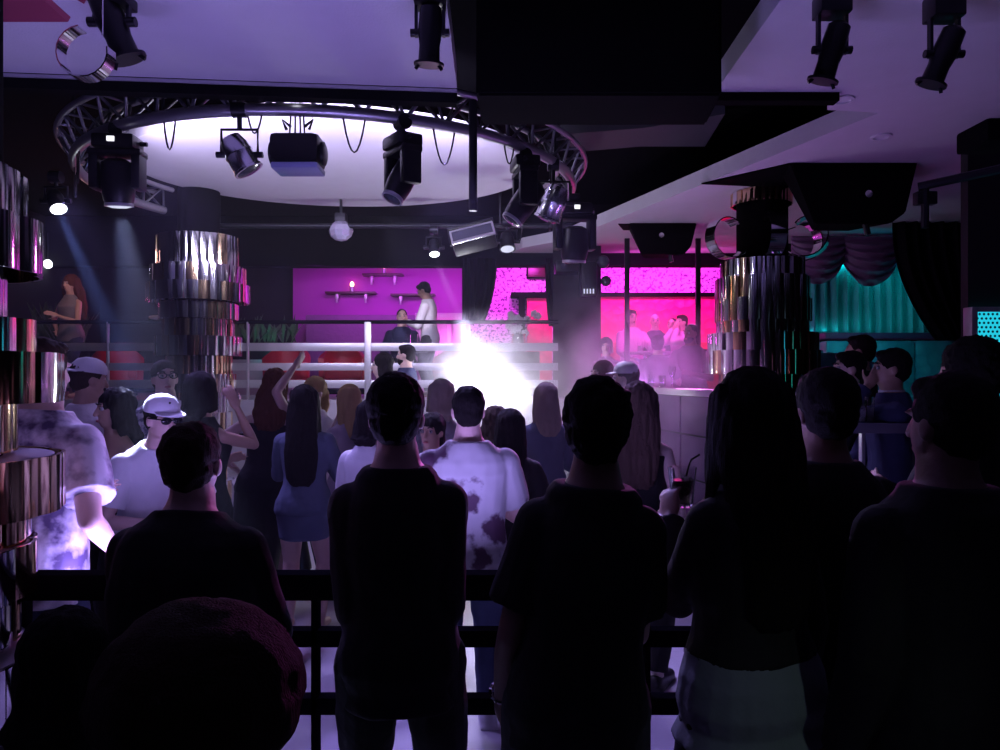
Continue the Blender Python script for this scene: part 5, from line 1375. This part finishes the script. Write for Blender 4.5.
# magenta and pink lighting of the upper rooms
light('AREA', 'pink_lamp', (X(382, 13.2), 13.3, 3.65), (.72, .06, 1.0), 34, target=(X(382, 14.6), 14.6, 2.3), size=2.6, size_y=.25)
light('AREA', 'pink_lamp', (X(512, 13.3), 13.3, 3.85), MAG, 48, target=(X(520, 14.4), 14.4, 2.8), size=1.0, size_y=.25)
light('AREA', 'pink_lamp', (X(668, 13.0), 13.0, 3.95), (1.0, .05, .85), 110, target=(X(668, 14.3), 14.3, 2.9), size=2.3, size_y=.25)
light('AREA', 'pink_lamp', (X(668, 11.6), 11.6, 3.55), (1.0, .08, .75), 40, target=(X(668, 12.8), 12.8, 2.2), size=1.6, size_y=.2)
light('POINT', 'counter_lamp', (X(445, 13.5), 13.5, 2.4), (1.0, .15, .9), 14, size=.1)
# teal lighting of the booth
light('AREA', 'teal_lamp', (X(878, 10.3), 10.36, 3.35), TEAL, 2.6, target=(X(878, 10.6), 10.62, 2.5), size=1.7, size_y=.08)
light('AREA', 'teal_lamp', (X(870, 10.4), 10.40, 2.42), TEAL, 1.0, target=(X(870, 10.5), 10.60, 3.3), size=1.6, size_y=.06)
light('SPOT', 'teal_lamp', (X(860, 8.6), 8.5, 2.75), TEAL, 24, target=(X(875, 9.6), 9.6, 1.75), size=.1, angle=75, blend=.7)
light('POINT', 'teal_lamp', (X(262, 13.0), 13.0, 2.3), (.1, 1.0, .9), 1.5, size=.05)
light('POINT', 'pink_lamp', (X(112, 12.0), 12.0, 3.0), (1.0, .12, .4), 6, size=.1)  # added without a fixture, to redden the far tub chair
light('POINT', 'globe_lamp_light', (X(48, 13.2), 13.05, Z(264, 13.2)), (.9, .93, 1.0), 4, size=.08)  # light added to go with the glowing ball
light('POINT', 'warm_lamp', (X(62, 10.6), 10.7, 3.6), (1.0, .45, .35), 12, size=.1)  # added without a fixture, to warm the red-haired woman
# the white flash in the smoke
fl = P(478, 378, 9.2)
t = thing('strobe_light', 'white strobe flashing inside the smoke before the platform', 'strobe', (fl.x, fl.y, 0.42))
bm = bmesh.new(); cyl(bm, (0, .1, 0), (0, .1, fl.z - .6), .03, n=10); lathe(bm, [(.2, 0), (.2, .02), (.03, .04)], c=(0, .1, 0), n=20); finish('stand', bm, M['black_metal'], t)
bm = bmesh.new(); box(bm, (-.20, .02, fl.z - .62), (.20, .2, fl.z - .30), .02); b = finish('housing', bm, M['black_plastic'], t)
bm = bmesh.new(); box(bm, (-.18, .005, fl.z - .60), (.18, .025, fl.z - .32), .004); finish('lens', bm, M['lens_white'], b)
light('SPOT', 'platform_lamp', (X(415, 9.3), 9.35, 3.55), (.9, .75, 1.0), 240, target=P(417, 318, 12.2), size=.06, angle=15, blend=.6)  # frontal spot added to brighten the white sweater
light('POINT', 'strobe_lamp', (fl.x, fl.y - .25, fl.z), (.88, .88, 1.0), 90, size=.10)
light('POINT', 'strobe_lamp', (fl.x + .45, fl.y - .45, fl.z - .22), (.88, .88, 1.0), 30, size=.10)  # second lamp added to spread the flash glow sideways
light('SPOT', 'pink_lamp', (X(690, 11.5), 11.4, 3.5), (1.0, .18, .95), 900, target=P(655, 435, 6.4), size=.1, angle=38, blend=.8)  # spot added to tint the smoke and panels by the parapet
# smoke
def smoke(name, label, c, rad, dens, scale, seed, col=(.9, .88, .95), soft=1.0):
    m = bpy.data.materials.new(name); m.use_nodes = True; nt = m.node_tree
    for n in list(nt.nodes):
        if n.type != 'OUTPUT_MATERIAL': nt.nodes.remove(n)
    out = nt.nodes['Material Output']
    vol = nt.nodes.new('ShaderNodeVolumePrincipled'); vol.inputs['Color'].default_value = (*col, 1); vol.inputs['Anisotropy'].default_value = .25
    tc = nt.nodes.new('ShaderNodeTexCoord')
    ln = nt.nodes.new('ShaderNodeVectorMath'); ln.operation = 'LENGTH'
    sc = nt.nodes.new('ShaderNodeVectorMath'); sc.operation = 'DIVIDE'; sc.inputs[1].default_value = rad
    nt.links.new(tc.outputs['Object'], sc.inputs[0]); nt.links.new(sc.outputs[0], ln.inputs[0])
    mr = nt.nodes.new('ShaderNodeMapRange'); mr.inputs['From Min'].default_value = 1.0; mr.inputs['From Max'].default_value = 1.0 - soft * .8
    nt.links.new(ln.outputs['Value'], mr.inputs['Value'])
    nz = nt.nodes.new('ShaderNodeTexNoise'); nz.inputs['Scale'].default_value = scale; nz.inputs['Detail'].default_value = 4; nz.inputs['Distortion'].default_value = .6
    mp = nt.nodes.new('ShaderNodeMapping'); mp.inputs['Location'].default_value = (seed, seed * 2, 0)
    nt.links.new(tc.outputs['Object'], mp.inputs[0]); nt.links.new(mp.outputs[0], nz.inputs['Vector'])
    m2 = nt.nodes.new('ShaderNodeMapRange'); m2.inputs['From Min'].default_value = .38; m2.inputs['From Max'].default_value = .68
    nt.links.new(nz.outputs['Fac'], m2.inputs['Value'])
    a = nt.nodes.new('ShaderNodeMath'); a.operation = 'MULTIPLY'; nt.links.new(mr.outputs[0], a.inputs[0]); nt.links.new(m2.outputs[0], a.inputs[1])
    b = nt.nodes.new('ShaderNodeMath'); b.operation = 'MULTIPLY'; b.inputs[1].default_value = dens; nt.links.new(a.outputs[0], b.inputs[0])
    nt.links.new(b.outputs[0], vol.inputs['Density']); nt.links.new(vol.outputs[0], out.inputs['Volume'])
    bm = bmesh.new(); ell(bm, (0, 0, 0), rad, nu=24, nv=14)
    o = finish(name, bm, m); o.location = c
    return tag(o, label, 'smoke', kind='stuff')
smoke('smoke', 'bright white smoke billowing round the flash in mid floor', (fl.x + .1, fl.y - .35, fl.z + .02), (1.0, .6, .85), 4.5, 2.8, 3.1)
smoke('smoke', 'thin violet smoke drifting from the flash toward the parapet', (X(610, 8.0), 8.0, 1.45), (1.9, 1.3, 1.3), 1.3, 1.5, 8.2)
smoke('smoke', 'low violet smoke in front of the parapet panels', (X(668, 5.9), 5.9, 1.25), (.75, .9, .75), .75, 2.2, 5.4)
# thin haze over the dance floor that shows the beams
m = bpy.data.materials.new('haze'); m.use_nodes = True; nt = m.node_tree
for n in list(nt.nodes):
    if n.type != 'OUTPUT_MATERIAL': nt.nodes.remove(n)
v = nt.nodes.new('ShaderNodeVolumeScatter'); v.inputs['Density'].default_value = .005; v.inputs['Color'].default_value = (.9, .9, 1, 1); v.inputs['Anisotropy'].default_value = .2
nt.links.new(v.outputs[0], nt.nodes['Material Output'].inputs['Volume'])
bm = bmesh.new(); box(bm, (-5.2, 3.6, .01), (1.0, 10.55, 3.68))
tag(finish('haze', bm, m, smooth=False), 'thin haze over the dance floor in which the light beams show', 'haze', kind='stuff')
